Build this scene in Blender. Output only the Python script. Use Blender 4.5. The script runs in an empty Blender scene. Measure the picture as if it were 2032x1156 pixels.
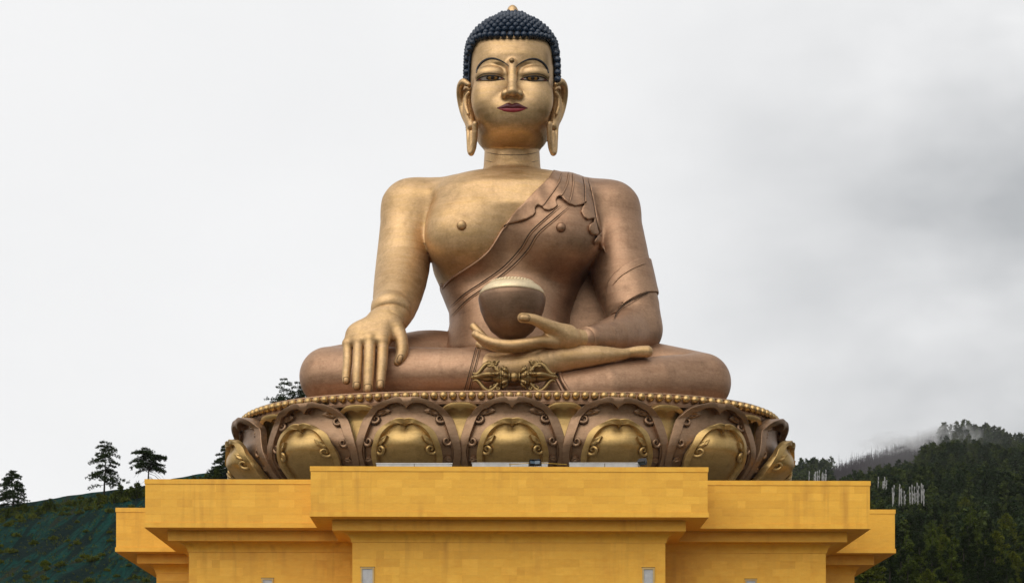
import bpy, math, random
import numpy as np
from mathutils import Vector, noise as mnoise
random.seed(7); np.random.seed(7)
S = bpy.context.scene
COL = S.collection
# ---------------------------------------------------------------- camera, sky, sun, exposure
F, CX, HY = 3350.0, 1016.0, 1565.0
cam = bpy.data.cameras.new('camera'); camo = bpy.data.objects.new('camera', cam); COL.objects.link(camo)
camo.location = (0, 0, 0); camo.rotation_euler = (math.pi/2, 0, 0)
cam.sensor_width = 36; cam.lens = 36*F/2032; cam.shift_y = (HY-578)/2032
cam.clip_start = 1; cam.clip_end = 20000
S.camera = camo
SUN_EL, SUN_AZ = math.radians(42), math.radians(205)      # azimuth clockwise from +Y: behind the camera, a little to the left
W = bpy.data.worlds.new('World'); S.world = W; W.use_nodes = True
def build_world():
    nt = W.node_tree; N = nt.nodes; L = nt.links; N.clear()
    out = N.new('ShaderNodeOutputWorld'); mix = N.new('ShaderNodeMixShader')
    sky = N.new('ShaderNodeTexSky'); sky.sky_type = 'NISHITA'; sky.sun_disc = False
    sky.sun_elevation = SUN_EL; sky.sun_rotation = SUN_AZ; sky.air_density = 1.0; sky.dust_density = 4.0
    b1 = N.new('ShaderNodeBackground'); b1.inputs[1].default_value = 0.08; L.new(sky.outputs[0], b1.inputs[0])
    tc = N.new('ShaderNodeTexCoord'); sep = N.new('ShaderNodeSeparateXYZ'); L.new(tc.outputs['Generated'], sep.inputs[0])
    mp = N.new('ShaderNodeMapping'); mp.inputs['Scale'].default_value = (1, 1, 1.7); L.new(tc.outputs['Generated'], mp.inputs[0])
    n1 = N.new('ShaderNodeTexNoise'); n1.inputs['Scale'].default_value = 4.2; n1.inputs['Detail'].default_value = 5; n1.inputs['Roughness'].default_value = .5
    n1.inputs['Distortion'].default_value = .1
    L.new(mp.outputs[0], n1.inputs[0])
    # the cloud layer is thicker towards +X
    a = N.new('ShaderNodeMath'); a.operation = 'MULTIPLY_ADD'; a.inputs[1].default_value = 3.3; a.inputs[2].default_value = -.14; L.new(sep.outputs[0], a.inputs[0])
    cl = N.new('ShaderNodeClamp'); L.new(a.outputs[0], cl.inputs[0])
    nm = N.new('ShaderNodeMapRange'); nm.inputs[1].default_value = .34; nm.inputs[2].default_value = .66; L.new(n1.outputs[0], nm.inputs[0])
    m = N.new('ShaderNodeMath'); m.operation = 'MULTIPLY_ADD'; m.inputs[1].default_value = 1.05; m.inputs[2].default_value = .08
    L.new(nm.outputs[0], m.inputs[0])
    m2 = N.new('ShaderNodeMath'); m2.operation = 'MULTIPLY'; L.new(m.outputs[0], m2.inputs[0]); L.new(cl.outputs[0], m2.inputs[1])
    m3 = N.new('ShaderNodeMath'); m3.operation = 'MULTIPLY_ADD'; m3.inputs[1].default_value = .07; L.new(nm.outputs[0], m3.inputs[0]); L.new(m2.outputs[0], m3.inputs[2])
    cr = N.new('ShaderNodeValToRGB'); e = cr.color_ramp.elements
    e[0].position = 0; e[0].color = (.815, .815, .815, 1); e[1].position = .75; e[1].color = (.43, .44, .45, 1)
    L.new(m3.outputs[0], cr.inputs[0])
    b2 = N.new('ShaderNodeBackground'); b2.inputs[1].default_value = 1.0; L.new(cr.outputs[0], b2.inputs[0])
    mix.inputs[0].default_value = .94; L.new(b1.outputs[0], mix.inputs[1]); L.new(b2.outputs[0], mix.inputs[2]); L.new(mix.outputs[0], out.inputs[0])
build_world()
sun = bpy.data.lights.new('sun', 'SUN'); suno = bpy.data.objects.new('sun', sun); COL.objects.link(suno)
sun.energy = 1.5; sun.angle = math.radians(75); sun.color = (1, .965, .91)
_d = Vector((math.sin(SUN_AZ)*math.cos(SUN_EL), math.cos(SUN_AZ)*math.cos(SUN_EL), math.sin(SUN_EL)))
suno.rotation_euler = (-_d).to_track_quat('-Z', 'Y').to_euler(); suno.location = (0, -50, 200)
S.view_settings.view_transform = 'Standard'; S.view_settings.look = 'None'
S.view_settings.exposure = 0.25; S.view_settings.gamma = 1; S.view_settings.use_curve_mapping = False
S.cycles.max_bounces = 6; S.cycles.volume_bounces = 0

# ---------------------------------------------------------------- helpers
def P(px, py, d): return np.array(((px-CX)*d/F, d, (HY-py)*d/F))
def wloc(o):
    v = Vector((0, 0, 0))
    while o: v += o.location; o = o.parent
    return np.array(v)
def tag(o, label=None, cat=None, group=None, kind=None):
    if label: o['label'] = label
    if cat: o['category'] = cat
    if group: o['group'] = group
    if kind: o['kind'] = kind
    return o
def empty(name, loc, label=None, cat=None, group=None, rz=0, scale=1):
    o = bpy.data.objects.new(name, None); COL.objects.link(o); o.location = loc; o.rotation_euler = (0, 0, rz); o.scale = (scale,)*3
    o.empty_display_size = .5
    return tag(o, label, cat, group)
def meshdata(name, v, f, mats, smooth=False, fm=None):
    me = bpy.data.meshes.new(name); v = np.asarray(v, dtype=np.float32)
    if isinstance(f, np.ndarray):
        k = f.shape[1]; me.vertices.add(len(v)); me.vertices.foreach_set('co', v.ravel())
        me.loops.add(f.size); me.loops.foreach_set('vertex_index', f.ravel().astype(np.int32))
        me.polygons.add(len(f)); me.polygons.foreach_set('loop_start', np.arange(0, f.size, k, dtype=np.int32))
        me.polygons.foreach_set('loop_total', np.full(len(f), k, dtype=np.int32)); me.update(calc_edges=True)
    else: me.from_pydata(v.tolist(), [], f)
    for m in (mats if isinstance(mats, (list, tuple)) else [mats]): me.materials.append(m)
    if smooth: me.polygons.foreach_set('use_smooth', [True]*len(me.polygons))
    if fm is not None: me.polygons.foreach_set('material_index', fm)
    me.update(); return me
def mk(name, v, f, mat, parent=None, smooth=False, world=True, fm=None):
    v = np.asarray(v, dtype=np.float64)
    if parent is not None and world: v = v - wloc(parent)
    o = bpy.data.objects.new(name, meshdata(name, v, f, mat, smooth, fm)); COL.objects.link(o); o.parent = parent
    return o
def inst(name, me, parent, loc, rot=(0, 0, 0), scale=(1, 1, 1)):
    o = bpy.data.objects.new(name, me); COL.objects.link(o); o.parent = parent
    o.location = loc; o.rotation_euler = rot; o.scale = scale if hasattr(scale, '__len__') else (scale,)*3
    return o
def copy_tree(o, parent=None):
    c = o.copy(); COL.objects.link(c); c.parent = parent
    for ch in list(o.children): copy_tree(ch, c)
    return c
class MB:
    def __init__(s): s.v = []; s.f = []
    def add(s, v, f):
        n = len(s.v); s.v += [tuple(map(float, q)) for q in v]; s.f += [tuple(int(i)+n for i in q) for q in f]; return s
    def box(s, a, b):
        x0, y0, z0 = a; x1, y1, z1 = b
        return s.add([(x0,y0,z0),(x1,y0,z0),(x1,y1,z0),(x0,y1,z0),(x0,y0,z1),(x1,y0,z1),(x1,y1,z1),(x0,y1,z1)],
            [(0,3,2,1),(4,5,6,7),(0,1,5,4),(1,2,6,5),(2,3,7,6),(3,0,4,7)])
    def tube(s, pts, rad, n=8, flat=None, cap=True):
        pts = [Vector(p) for p in pts]; m = len(pts)
        if not hasattr(rad, '__len__'): rad = [rad]*m
        t0 = (pts[1]-pts[0]).normalized(); u = t0.orthogonal().normalized()
        if flat is not None: u = (Vector(flat)-t0*Vector(flat).dot(t0)).normalized()
        V = []
        for i, p in enumerate(pts):
            t = (pts[min(i+1, m-1)]-pts[max(i-1, 0)]).normalized()
            u = (u-t*u.dot(t)).normalized(); w = t.cross(u)
            for k in range(n):
                a = 2*math.pi*k/n; V.append(p+(u*math.cos(a)+w*math.sin(a))*rad[i])
        Fc = [(i*n+k, i*n+(k+1) % n, (i+1)*n+(k+1) % n, (i+1)*n+k) for i in range(m-1) for k in range(n)]
        if cap: Fc += [tuple(reversed(range(n))), tuple(range((m-1)*n, m*n))]
        return s.add(V, Fc)
    def lathe(s, prof, n=24, c=(0, 0, 0), axis='z'):
        V = []; m = len(prof)
        for r, z in prof:
            for k in range(n):
                a = 2*math.pi*k/n; q = (r*math.cos(a), r*math.sin(a), z)
                if axis == 'x': q = (q[2], q[0], q[1])
                V.append((q[0]+c[0], q[1]+c[1], q[2]+c[2]))
        Fc = [(i*n+k, i*n+(k+1) % n, (i+1)*n+(k+1) % n, (i+1)*n+k) for i in range(m-1) for k in range(n)]
        return s.add(V, Fc+[tuple(reversed(range(n))), tuple(range((m-1)*n, m*n))])
    def prism(s, poly, y0, y1):
        n = len(poly); V = [(x, y0, z) for x, z in poly]+[(x, y1, z) for x, z in poly]
        return s.add(V, [tuple(range(n)), tuple(reversed(range(n, 2*n)))]+[(i, i+n, (i+1) % n+n, (i+1) % n) for i in range(n)])
    def mk(s, name, mat, parent=None, smooth=False, world=True): return mk(name, s.v, s.f, mat, parent, smooth, world)
    def data(s, name, mat, smooth=False): return meshdata(name, s.v, s.f, mat, smooth)
def spline(pts, n):
    """Catmull-Rom through pts, n samples"""
    p = np.asarray(pts, float); p = np.vstack([2*p[0]-p[1], p, 2*p[-1]-p[-2]]); m = len(p)-3
    t = np.linspace(0, m-1e-9, n); i = t.astype(int); u = (t-i)[:, None]
    a, b, c, d = p[i], p[i+1], p[i+2], p[i+3]
    return .5*((2*b)+(-a+c)*u+(2*a-5*b+4*c-d)*u*u+(-a+3*b-3*c+d)*u**3)
# ---------------------------------------------------------------- signed distance fields -> meshes
def ell(c, r):
    c = np.asarray(c, np.float32); r = np.asarray(r, np.float32)
    def f(p):
        q = (p-c)/r; k0 = np.sqrt((q*q).sum(1))+1e-6; q = q/r; k1 = np.sqrt((q*q).sum(1))+1e-6
        return k0*(k0-1)/k1
    return f
def cone(a, b, ra, rb, ys=1.0):
    s = np.array((1, ys, 1), np.float32); a = np.asarray(a, np.float32)*s; b = np.asarray(b, np.float32)*s; ab = b-a; L2 = float((ab*ab).sum())
    def f(p):
        q = p*s-a; t = np.clip(q@ab/L2, 0, 1); q = q-t[:, None]*ab
        return np.sqrt((q*q).sum(1))-(ra+(rb-ra)*t)
    return f
def smin(a, b, k):
    if k <= 0: return np.minimum(a, b)
    h = np.clip(.5+.5*(b-a)/k, 0, 1); return b*(1-h)+a*h-k*h*(1-h)
def smax(a, b, k): return -smin(-a, -b, k)
def U(k, *fs):
    def f(p):
        d = fs[0](p)
        for g in fs[1:]: d = smin(d, g(p), k)
        return d
    return f
def chain(pts, k=0.0, ys=1.0, lin=False):       # pts: [(point, r), ...]
    q = spline([(*p, r) for p, r in pts], 3*(len(pts)-1)+1) if len(pts) > 2 and not lin else np.array([(*p, r) for p, r in pts])
    return U(0, *[cone(q[i][:3], q[i+1][:3], q[i][3], q[i+1][3], ys) for i in range(len(q)-1)])
def loft(rows, n=2.3, cap=.6):
    """rows: (z, cx, ax, yf, yb) ascending z"""
    R = np.array(sorted(rows), float); zz = np.linspace(R[0, 0], R[-1, 0], 256)
    tab = []
    for j in range(1, 5):                      # smooth monotone-ish interpolation
        v = np.interp(zz, R[:, 0], R[:, j]); w = max(3, int(256*.05)); ker = np.hanning(w+2)[1:-1]; ker /= ker.sum()
        tab.append(np.convolve(np.pad(v, w, mode='reflect', reflect_type='odd'), ker, 'same')[w:-w])
    def f(p):
        z = p[:, 2]; cx = np.interp(z, zz, tab[0]); ax = np.interp(z, zz, tab[1]); yf = np.interp(z, zz, tab[2]); yb = np.interp(z, zz, tab[3])
        cy = (yf+yb)/2; ay = (yb-yf)/2
        q = (np.abs((p[:, 0]-cx)/ax)**n+np.abs((p[:, 1]-cy)/ay)**n)**(1/n)
        d = (q-1)*np.minimum(ax, ay)
        return smax(smax(d, zz[0]-z, cap), z-zz[-1], cap).astype(np.float32)
    return f
def polysdf(poly):
    A = np.asarray(poly, np.float32); Bq = np.roll(A, -1, 0)
    def f(x, z):
        d = np.full(x.shape, 1e9, np.float32); s = np.ones(x.shape, np.float32)
        for (ax, az), (bx, bz) in zip(A, Bq):
            ex, ez = bx-ax, bz-az; wx, wz = x-ax, z-az
            t = np.clip((wx*ex+wz*ez)/(ex*ex+ez*ez+1e-9), 0, 1); d = np.minimum(d, (wx-ex*t)**2+(wz-ez*t)**2)
            c1 = z >= az; c2 = z < bz; c3 = ex*wz > ez*wx
            s = np.where((c1 & c2 & c3) | (~c1 & ~c2 & ~c3), -s, s)
        return s*np.sqrt(d)
    return f
def grad(f, p, e=.02):
    g = np.stack([f(p+np.eye(3, dtype=np.float32)[i]*e)-f(p-np.eye(3, dtype=np.float32)[i]*e) for i in range(3)], 1)/(2*e)
    return g
def nets(f, lo, hi, h, lip=1.7, B=6, proj=2):
    lo = np.asarray(lo, float); hi = np.asarray(hi, float); nb = np.ceil((hi-lo)/(h*B)).astype(int); n = nb*B
    bi = np.stack(np.meshgrid(*[np.arange(k) for k in nb], indexing='ij'), -1).reshape(-1, 3)
    fc = f((lo+(bi*B+(B-1)/2)*h).astype(np.float32))
    vol = np.empty((nb[0], nb[1], nb[2], B, B, B), np.float32)
    vol[:] = np.where(fc < 0, -1e3, 1e3).astype(np.float32).reshape(nb[0], nb[1], nb[2], 1, 1, 1)
    K = bi[np.abs(fc) < lip*B*h*.87]
    li = np.stack(np.meshgrid(*[np.arange(B)]*3, indexing='ij'), -1).reshape(-1, 3)
    CH = 1200
    for s in range(0, len(K), CH):
        kk = K[s:s+CH]; pts = (lo+(kk[:, None, :]*B+li[None])*h).reshape(-1, 3).astype(np.float32)
        vol[kk[:, 0], kk[:, 1], kk[:, 2]] = f(pts).reshape(-1, B, B, B)
    vol = vol.transpose(0, 3, 1, 4, 2, 5).reshape(n)
    ins = vol < 0; c = np.zeros(n-1, np.int8)
    for dx in (0, 1):
        for dy in (0, 1):
            for dz in (0, 1): c += ins[dx:n[0]-1+dx, dy:n[1]-1+dy, dz:n[2]-1+dz]
    act = np.argwhere((c > 0) & (c < 8)); idx = np.full(n-1, -1, np.int32); idx[tuple(act.T)] = np.arange(len(act))
    acc = np.zeros((len(act), 3)); cnt = np.zeros(len(act))
    cs = [(x, y, z) for x in (0, 1) for y in (0, 1) for z in (0, 1)]
    for a in cs:
        for ax in range(3):
            if a[ax]: continue
            b = list(a); b[ax] = 1; va = vol[tuple((act+a).T)]; vb = vol[tuple((act+b).T)]; m = (va < 0) != (vb < 0)
            t = va/np.where(m, va-vb, 1); q = np.tile(np.array(a, float), (len(act), 1)); q[:, ax] = t; acc[m] += q[m]; cnt += m
    V = lo+(act+acc/cnt[:, None])*h
    Q = []
    for ax in range(3):
        o = [i for i in range(3) if i != ax]; sl = [slice(1, n[i]-1) for i in range(3)]; sl[ax] = slice(0, n[ax]-1); s2 = list(sl); s2[ax] = slice(1, n[ax])
        A, Bb = ins[tuple(sl)], ins[tuple(s2)]; e = np.argwhere(A != Bb); fl = A[tuple(e.T)]
        for i in o: e[:, i] += 1
        q = []
        for u, v in ((0, 0), (1, 0), (1, 1), (0, 1)):
            g = e.copy(); g[:, o[0]] -= u; g[:, o[1]] -= v; q.append(idx[tuple(g.T)])
        q = np.stack(q, 1); rev = fl if ax == 1 else ~fl; q[rev] = q[rev][:, ::-1]; Q.append(q)
    Q = np.vstack(Q); Q = Q[(Q >= 0).all(1)][:, ::-1]
    V = V.astype(np.float32)
    for _ in range(proj):
        g = grad(f, V, h*.25); fv = f(V); st = -(fv/((g*g).sum(1)+1e-3))[:, None]*g
        L = np.sqrt((st*st).sum(1))+1e-9; st *= np.minimum(1, .5*h/L)[:, None]; V = V+st
    g = grad(f, V, h*.25); fn = np.cross(V[Q[:, 2]]-V[Q[:, 0]], V[Q[:, 3]]-V[Q[:, 1]]); bad = (fn*g[Q[:, 0]]).sum(1) < 0
    Q[bad] = Q[bad][:, ::-1]
    return V, Q
def cast(f, pts, d0=180, d1=212, n=160, miss=None):
    """follow sight lines (px,py) to the surface of f"""
    pts = np.atleast_2d(np.asarray(pts, float)); dr = np.stack([(pts[:, 0]-CX)/F, np.ones(len(pts)), (HY-pts[:, 1])/F], 1)
    ds = np.linspace(d0, d1, n); v = f((dr[:, None]*ds[None, :, None]).reshape(-1, 3).astype(np.float32)).reshape(len(pts), n)
    i = np.argmax(v < 0, 1); cast.hit = (v < 0).any(1); i = np.clip(i, 1, n-1); lo = ds[i-1].copy(); hi = ds[i].copy()
    for _ in range(14):
        m = (lo+hi)/2; inn = f((dr*m[:, None]).astype(np.float32)) < 0; hi = np.where(inn, m, hi); lo = np.where(inn, lo, m)
    md = (lo+hi)/2
    md[~cast.hit] = np.median(md[cast.hit]) if cast.hit.any() and miss is None else (miss or 200)
    p = dr*md[:, None]; g = grad(f, p.astype(np.float32)); return p, g/(np.linalg.norm(g, axis=1)[:, None]+1e-6)
def crease(name, f, pts, r, mat, parent, n=40, lift=.0, seg=6, taper=True):
    q, g = cast(f, spline(pts, n)); q, g = q[cast.hit], g[cast.hit]; n = len(q); rr = [r*(min(1, .25+6*min(i, n-1-i)/n) if taper else 1) for i in range(n)]
    return MB().tube(q+g*lift, rr, seg).mk(name, mat, parent, True)
# ---------------------------------------------------------------- materials
def newmat(name):
    m = bpy.data.materials.new(name); m.use_nodes = True; nt = m.node_tree; return m, nt, nt.nodes['Principled BSDF']
def mixc(nt, a, b, fac, blend='MIX'):
    n = nt.nodes.new('ShaderNodeMix'); n.data_type = 'RGBA'; n.blend_type = blend
    for s, v in ((0, fac), (6, a), (7, b)):
        if hasattr(v, 'default_value') or hasattr(v, 'is_linked'): nt.links.new(v, n.inputs[s])
        elif s == 0: n.inputs[0].default_value = v
        else: n.inputs[s].default_value = (*v, 1)
    return n.outputs[2]
def noi(nt, scale, detail=4, rough=.5, vec=(1, 1, 1), dist=0, coord='Object', lo=.3, hi=.7):
    tc = nt.nodes.new('ShaderNodeTexCoord'); mp = nt.nodes.new('ShaderNodeMapping'); mp.inputs['Scale'].default_value = vec
    nt.links.new(tc.outputs[coord], mp.inputs[0]); n = nt.nodes.new('ShaderNodeTexNoise')
    n.inputs['Scale'].default_value = scale; n.inputs['Detail'].default_value = detail; n.inputs['Roughness'].default_value = rough; n.inputs['Distortion'].default_value = dist
    nt.links.new(mp.outputs[0], n.inputs[0]); r = nt.nodes.new('ShaderNodeMapRange'); r.inputs[1].default_value = lo; r.inputs[2].default_value = hi
    nt.links.new(n.outputs[0], r.inputs[0]); return r.outputs[0]
def bump(nt, b, h, s, d=.05):
    n = nt.nodes.new('ShaderNodeBump'); n.inputs['Strength'].default_value = s; n.inputs['Distance'].default_value = d
    nt.links.new(h, n.inputs['Height']); nt.links.new(n.outputs[0], b.inputs['Normal'])
def rng(nt, v, lo, hi):
    r = nt.nodes.new('ShaderNodeMapRange'); r.inputs[3].default_value = lo; r.inputs[4].default_value = hi; nt.links.new(v, r.inputs[0]); return r.outputs[0]
def metal(name, c1, c2, c3, r0=.3, r1=.5, met=.82, panels=True):
    m, nt, b = newmat(name)
    big = noi(nt, .16, 5, .6, dist=.8); streak = noi(nt, .8, 5, .65, (.5, .5, 3.2)); fine = noi(nt, 3.5, 5, .7, (1, 1, 1.6)); spot = noi(nt, .5, 6, .75, lo=.50, hi=.75)
    c = mixc(nt, c1, c2, big); c = mixc(nt, c, c3, rng(nt, streak, 0, .75)); c = mixc(nt, c, tuple(x*.72 for x in c2), rng(nt, fine, 0, .5))
    c = mixc(nt, c, tuple(x*.5 for x in c2), rng(nt, spot, 0, .6))
    tc = nt.nodes.new('ShaderNodeTexCoord'); mp = nt.nodes.new('ShaderNodeMapping'); mp.inputs['Rotation'].default_value = (math.pi/2, 0, 0); nt.links.new(tc.outputs['Object'], mp.inputs[0])
    bk = nt.nodes.new('ShaderNodeTexBrick'); bk.inputs['Color1'].default_value = (.86,.85,.82,1); bk.inputs['Color2'].default_value = (1.05,1.05,1.06,1); bk.inputs['Mortar'].default_value = (.72,.68,.62,1)
    bk.inputs['Scale'].default_value = 1; bk.inputs['Brick Width'].default_value = 2.3; bk.inputs['Row Height'].default_value = 1.35; bk.inputs['Mortar Size'].default_value = .022; bk.inputs['Mortar Smooth'].default_value = .8
    nt.links.new(mp.outputs[0], bk.inputs[0]); c = mixc(nt, c, bk.outputs[0], .42 if panels else 0.0, 'MULTIPLY')
    nt.links.new(c, b.inputs['Base Color']); b.inputs['Metallic'].default_value = met
    rr = nt.nodes.new('ShaderNodeMath'); rr.operation = 'MULTIPLY_ADD'; rr.inputs[1].default_value = r1-r0; rr.inputs[2].default_value = r0
    nt.links.new(streak, rr.inputs[0]); nt.links.new(rr.outputs[0], b.inputs['Roughness'])
    h = nt.nodes.new('ShaderNodeMath'); h.operation = 'MULTIPLY_ADD'; h.inputs[1].default_value = 1.6; nt.links.new(noi(nt, .9, 3, .5), h.inputs[0]); nt.links.new(fine, h.inputs[2])
    bump(nt, b, h.outputs[0], .13, .04)
    return m
def plain(name, c, rough=.5, met=0, var=.25, scale=2., bumpy=0):
    m, nt, b = newmat(name); n = noi(nt, scale, 5, .6)
    nt.links.new(mixc(nt, c, tuple(x*(1-var) for x in c), n), b.inputs['Base Color']); b.inputs['Roughness'].default_value = rough; b.inputs['Metallic'].default_value = met
    if bumpy: bump(nt, b, n, bumpy, .1)
    return m
GOLD = metal('gilded_copper', (.74, .505, .25), (.50, .305, .12), (.77, .54, .33), .47, .62)
GOLDF = metal('face_gilding', (.70, .48, .24), (.50, .315, .13), (.73, .505, .31), .40, .55)
COPPER = metal('robe_copper', (.47, .29, .18), (.32, .175, .10), (.54, .35, .22), .43, .58)
BROWN = metal('petal_copper', (.33, .205, .12), (.24, .14, .075), (.40, .26, .165), .34, .5)
OLDG = metal('petal_gold', (.56, .37, .14), (.45, .29, .10), (.62, .42, .18), .34, .5)
BEADM = metal('bead_gold', (.58, .38, .155), (.46, .29, .11), (.62, .42, .19), .22, .34)
HAIRM = plain('blue_black_lacquer', (.007, .022, .050), .34, 0, .4)
INK = plain('black_paint', (.012, .009, .008), .6)
EYEW = plain('eye_white', (.56, .51, .49), .5)
EYEG = plain('eye_gold', (.34, .17, .03), .5)
PINK = plain('pink_paint', (.38, .11, .09), .5)
LIPD = plain('dark_lip_red', (.10, .008, .012), .42)
LIPL = plain('lip_red', (.33, .03, .045), .42)
SEAM = plain('seam_dark', (.07, .04, .02), .6, .6)
# ---------------------------------------------------------------- the seated statue
buddha = empty('buddha_statue', (0, 201, 43.3), 'giant gilded seated Buddha statue with blue-black curls, on the lotus throne', 'statue')
def trow(py, L, R, yf, yb):
    m = (yf+yb)/2; z = (HY-py)*m/F; return (z, ((L+R)/2-CX)*m/F, (R-L)/2*m/F, yf, yb)
torso_l = loft([trow(*r) for r in [(720,878,1142,196.5,211),(685,886,1134,197,210.5),(650,895,1127,197.3,210),(620,894,1129,197,210),(575,876,1146,197.2,210.5),(540,860,1168,196.8,211),
    (500,852,1182,195.8,211.5),(450,848,1186,194.8,212),(405,848,1186,195.6,212),(382,862,1172,197.4,211.5),(366,892,1142,199.3,210),(354,935,1098,200.6,209)]], 2.5, 1.2)
pecs = U(1.6, ell(P(926,466,198.3), (4.9,4.15,4.5)), ell(P(1106,466,198.3), (4.9,4.15,4.5)))
belly = ell(P(1010,655,199.5), (5.2,3.6,5.0))
traps = U(.6, chain([(P(985,402,204),2.2),(P(900,398,204),2.8),(P(822,421,203.6),3.15)], 0), chain([(P(1048,402,204),2.2),(P(1128,398,204),2.75),(P(1205,425,203.6),3.1)], 0))
deltL = cone(P(815,420,203.4), P(804,500,202.6), 3.35, 3.0)
deltR = cone(P(1213,424,203.4), P(1226,500,202.6), 3.1, 3.15)
neck = cone(P(1016,270,203.3), P(1016,350,203.8), 3.2, 3.5)
armL_f = chain([(P(808,440,203.2),3.1),(P(799,530,200.8),3.2),(P(787,592,196),2.75),(P(780,622,192.2),2.15),(P(776,636,190.8),1.75)], .8)
armR_up = chain([(P(1218,440,203.2),3.0),(P(1233,540,201.8),3.45),(P(1254,610,200.5),3.1),(P(1261,652,199.6),2.85)], 1.0)
armR_lo = chain([(P(1261,656,199.4),2.75),(P(1215,668,193.5),2.05),(P(1165,672,189.2),1.12)], .6)
def torso(p):
    d = smin(torso_l(p), pecs(p), 1.8); d = smin(d, belly(p), 1.5); return d
def trunk(p):
    d = smin(torso(p), traps(p), 1.6); d = smin(d, neck(p), .9); return d
def armL(p): return smin(deltL(p), armL_f(p), .5)
def armR(p): return smin(smin(deltR(p), armR_up(p), .5), armR_lo(p), 1.1)
def shoulderk(p, d, a):   # soft joint over the shoulder, a crisp crease down the side
    z = p[:, 2]; k = np.clip((z-63.5)/7.5, 0, 1)**1.5*2.2+.35
    h = np.clip(.5+.5*(a-d)/k, 0, 1); return a*(1-h)+d*h-k*h*(1-h)
def skinf(p):
    d = trunk(p); d = shoulderk(p, d, armL(p)); return shoulderk(p, d, armR(p))
# robe outline on the chest, traced on the surface
def c2(pts): return [(700+x/2.89, 320+y/2.89) for x, y in pts]
hem = c2([(1150,62),(1125,100),(1060,165),(980,245),(920,305),(880,362),(850,395),(820,445),(780,505),(720,562),(640,617),(560,672),(505,732)])
hq, _ = cast(lambda p: trunk(p), spline(hem, 40), miss=201); hxz = hq[:, [0, 2]]
rp = [tuple(q) for q in hxz]
robe_poly = polysdf(rp+[(rp[-1][0]-3, rp[-1][1]-.6), (-14, 40), (34, 40), (34, 84), (rp[0][0]+.6, 84)])
def robe_base(p): return shoulderk(p, trunk(p), armR(p))
def robef(p): return np.maximum(robe_base(p)-.16, robe_poly(p[:, 0], p[:, 2]))
# wavy shawl fold lying over the robe
fold = c2([(1150,62),(1125,100),(1060,165),(980,245),(920,305),(880,362),(862,378),(900,364),(950,355),(995,340),(1035,318),(1048,300),(1046,275),(1060,258),(1082,268),(1098,284),(1125,288),(1155,276),
    (1176,258),(1166,232),(1172,212),(1190,206),(1210,228),(1240,250),(1275,262),(1310,258),(1338,250),(1318,268),(1308,292),(1325,326),(1350,344),(1385,338),(1380,360),(1356,374),(1354,402),
    (1372,432),(1400,440),(1425,428),(1416,455),(1384,470),(1384,492),(1408,512),(1432,508),(1450,536),(1444,500),(1430,470),(1424,430),(1408,370),(1396,310),(1380,240),(1370,180),(1352,120),(1328,88),(1300,68)])
fq, _ = cast(robe_base, fold, miss=201); fold_poly = polysdf([tuple(q) for q in fq[:, [0, 2]]])
def wav(p):
    return .10*np.sin(p[:, 0]*2.3+p[:, 2]*.75)
def foldf(p): return smax(robe_base(p)-.46-wav(p), fold_poly(p[:, 0], p[:, 2]), .12)
V, Q = nets(skinf, (-19, 188, 50), (19, 214, 76.9), .22); mk('body', V, Q, GOLD, buddha, True)
V, Q = nets(lambda p: np.maximum(robef(p), 203-p[:, 1]-40), (-12, 186.5, 47), (20, 214, 76), .2); mk('robe', V, Q, COPPER, buddha, True)
V, Q = nets(lambda p: np.maximum(foldf(p), p[:, 1]-205), (-4, 190, 60), (13, 206, 77), .11); mk('shawl_fold', V, Q, COPPER, buddha, True)
# nipples
for px, py, fn, mt in ((916,447,skinf,GOLD), (1113,451,robef,COPPER)):
    q, g = cast(fn, [(px, py)]); q = q[0]
    mb = MB(); a = Vector(q+g[0]*-.1); n = Vector(g[0]); mb.tube([a, a+n*.25, a+n*.42, a+n*.56, a+n*.62], [.62,.5,.46,.34,.06], 20); mb.mk('nipple', mt, buddha, True)
# seams and hems: two narrow lines run from under the shawl to the waist
for off in (0, 1):
    pts = c2([(1190,255),(1120,312),(1020,405),(960,500),(862,606),(740,694),(640,760),(556,835)]) if not off else c2([(1236,262),(1150,335),(1058,415),(1000,508),(905,608),(780,706),(660,790),(562,888)])
    crease('robe_seam', robef, pts, .075, SEAM, buddha, 70, .0, 6); 
    crease('robe_hem', robef, [(x+2, y+2) for x, y in pts], .10, COPPER, buddha, 70, .0, 6)
crease('robe_hem', robef, [(x+2.2, y+1) for x, y in hem[2:]], .16, COPPER, buddha, 80, .02)
for pts in ([(1200,66),(1182,120),(1148,175),(1110,225),(1085,262)], [(1240,62),(1232,120),(1212,170),(1188,206)], [(1322,88),(1332,140),(1334,190),(1338,248)], [(1352,95),(1370,170),(1388,260),(1402,340),(1424,428)],
            [(1262,66),(1266,120),(1258,180),(1242,240)]):
    crease('shawl_crease', lambda p: np.minimum(foldf(p), robef(p)), c2(pts), .13, COPPER, buddha, 40, .02)
    crease('shawl_crease', lambda p: np.minimum(foldf(p), robef(p)), [(x-1.6, y+.5) for x, y in c2(pts)], .06, SEAM, buddha, 40, .0)
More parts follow.
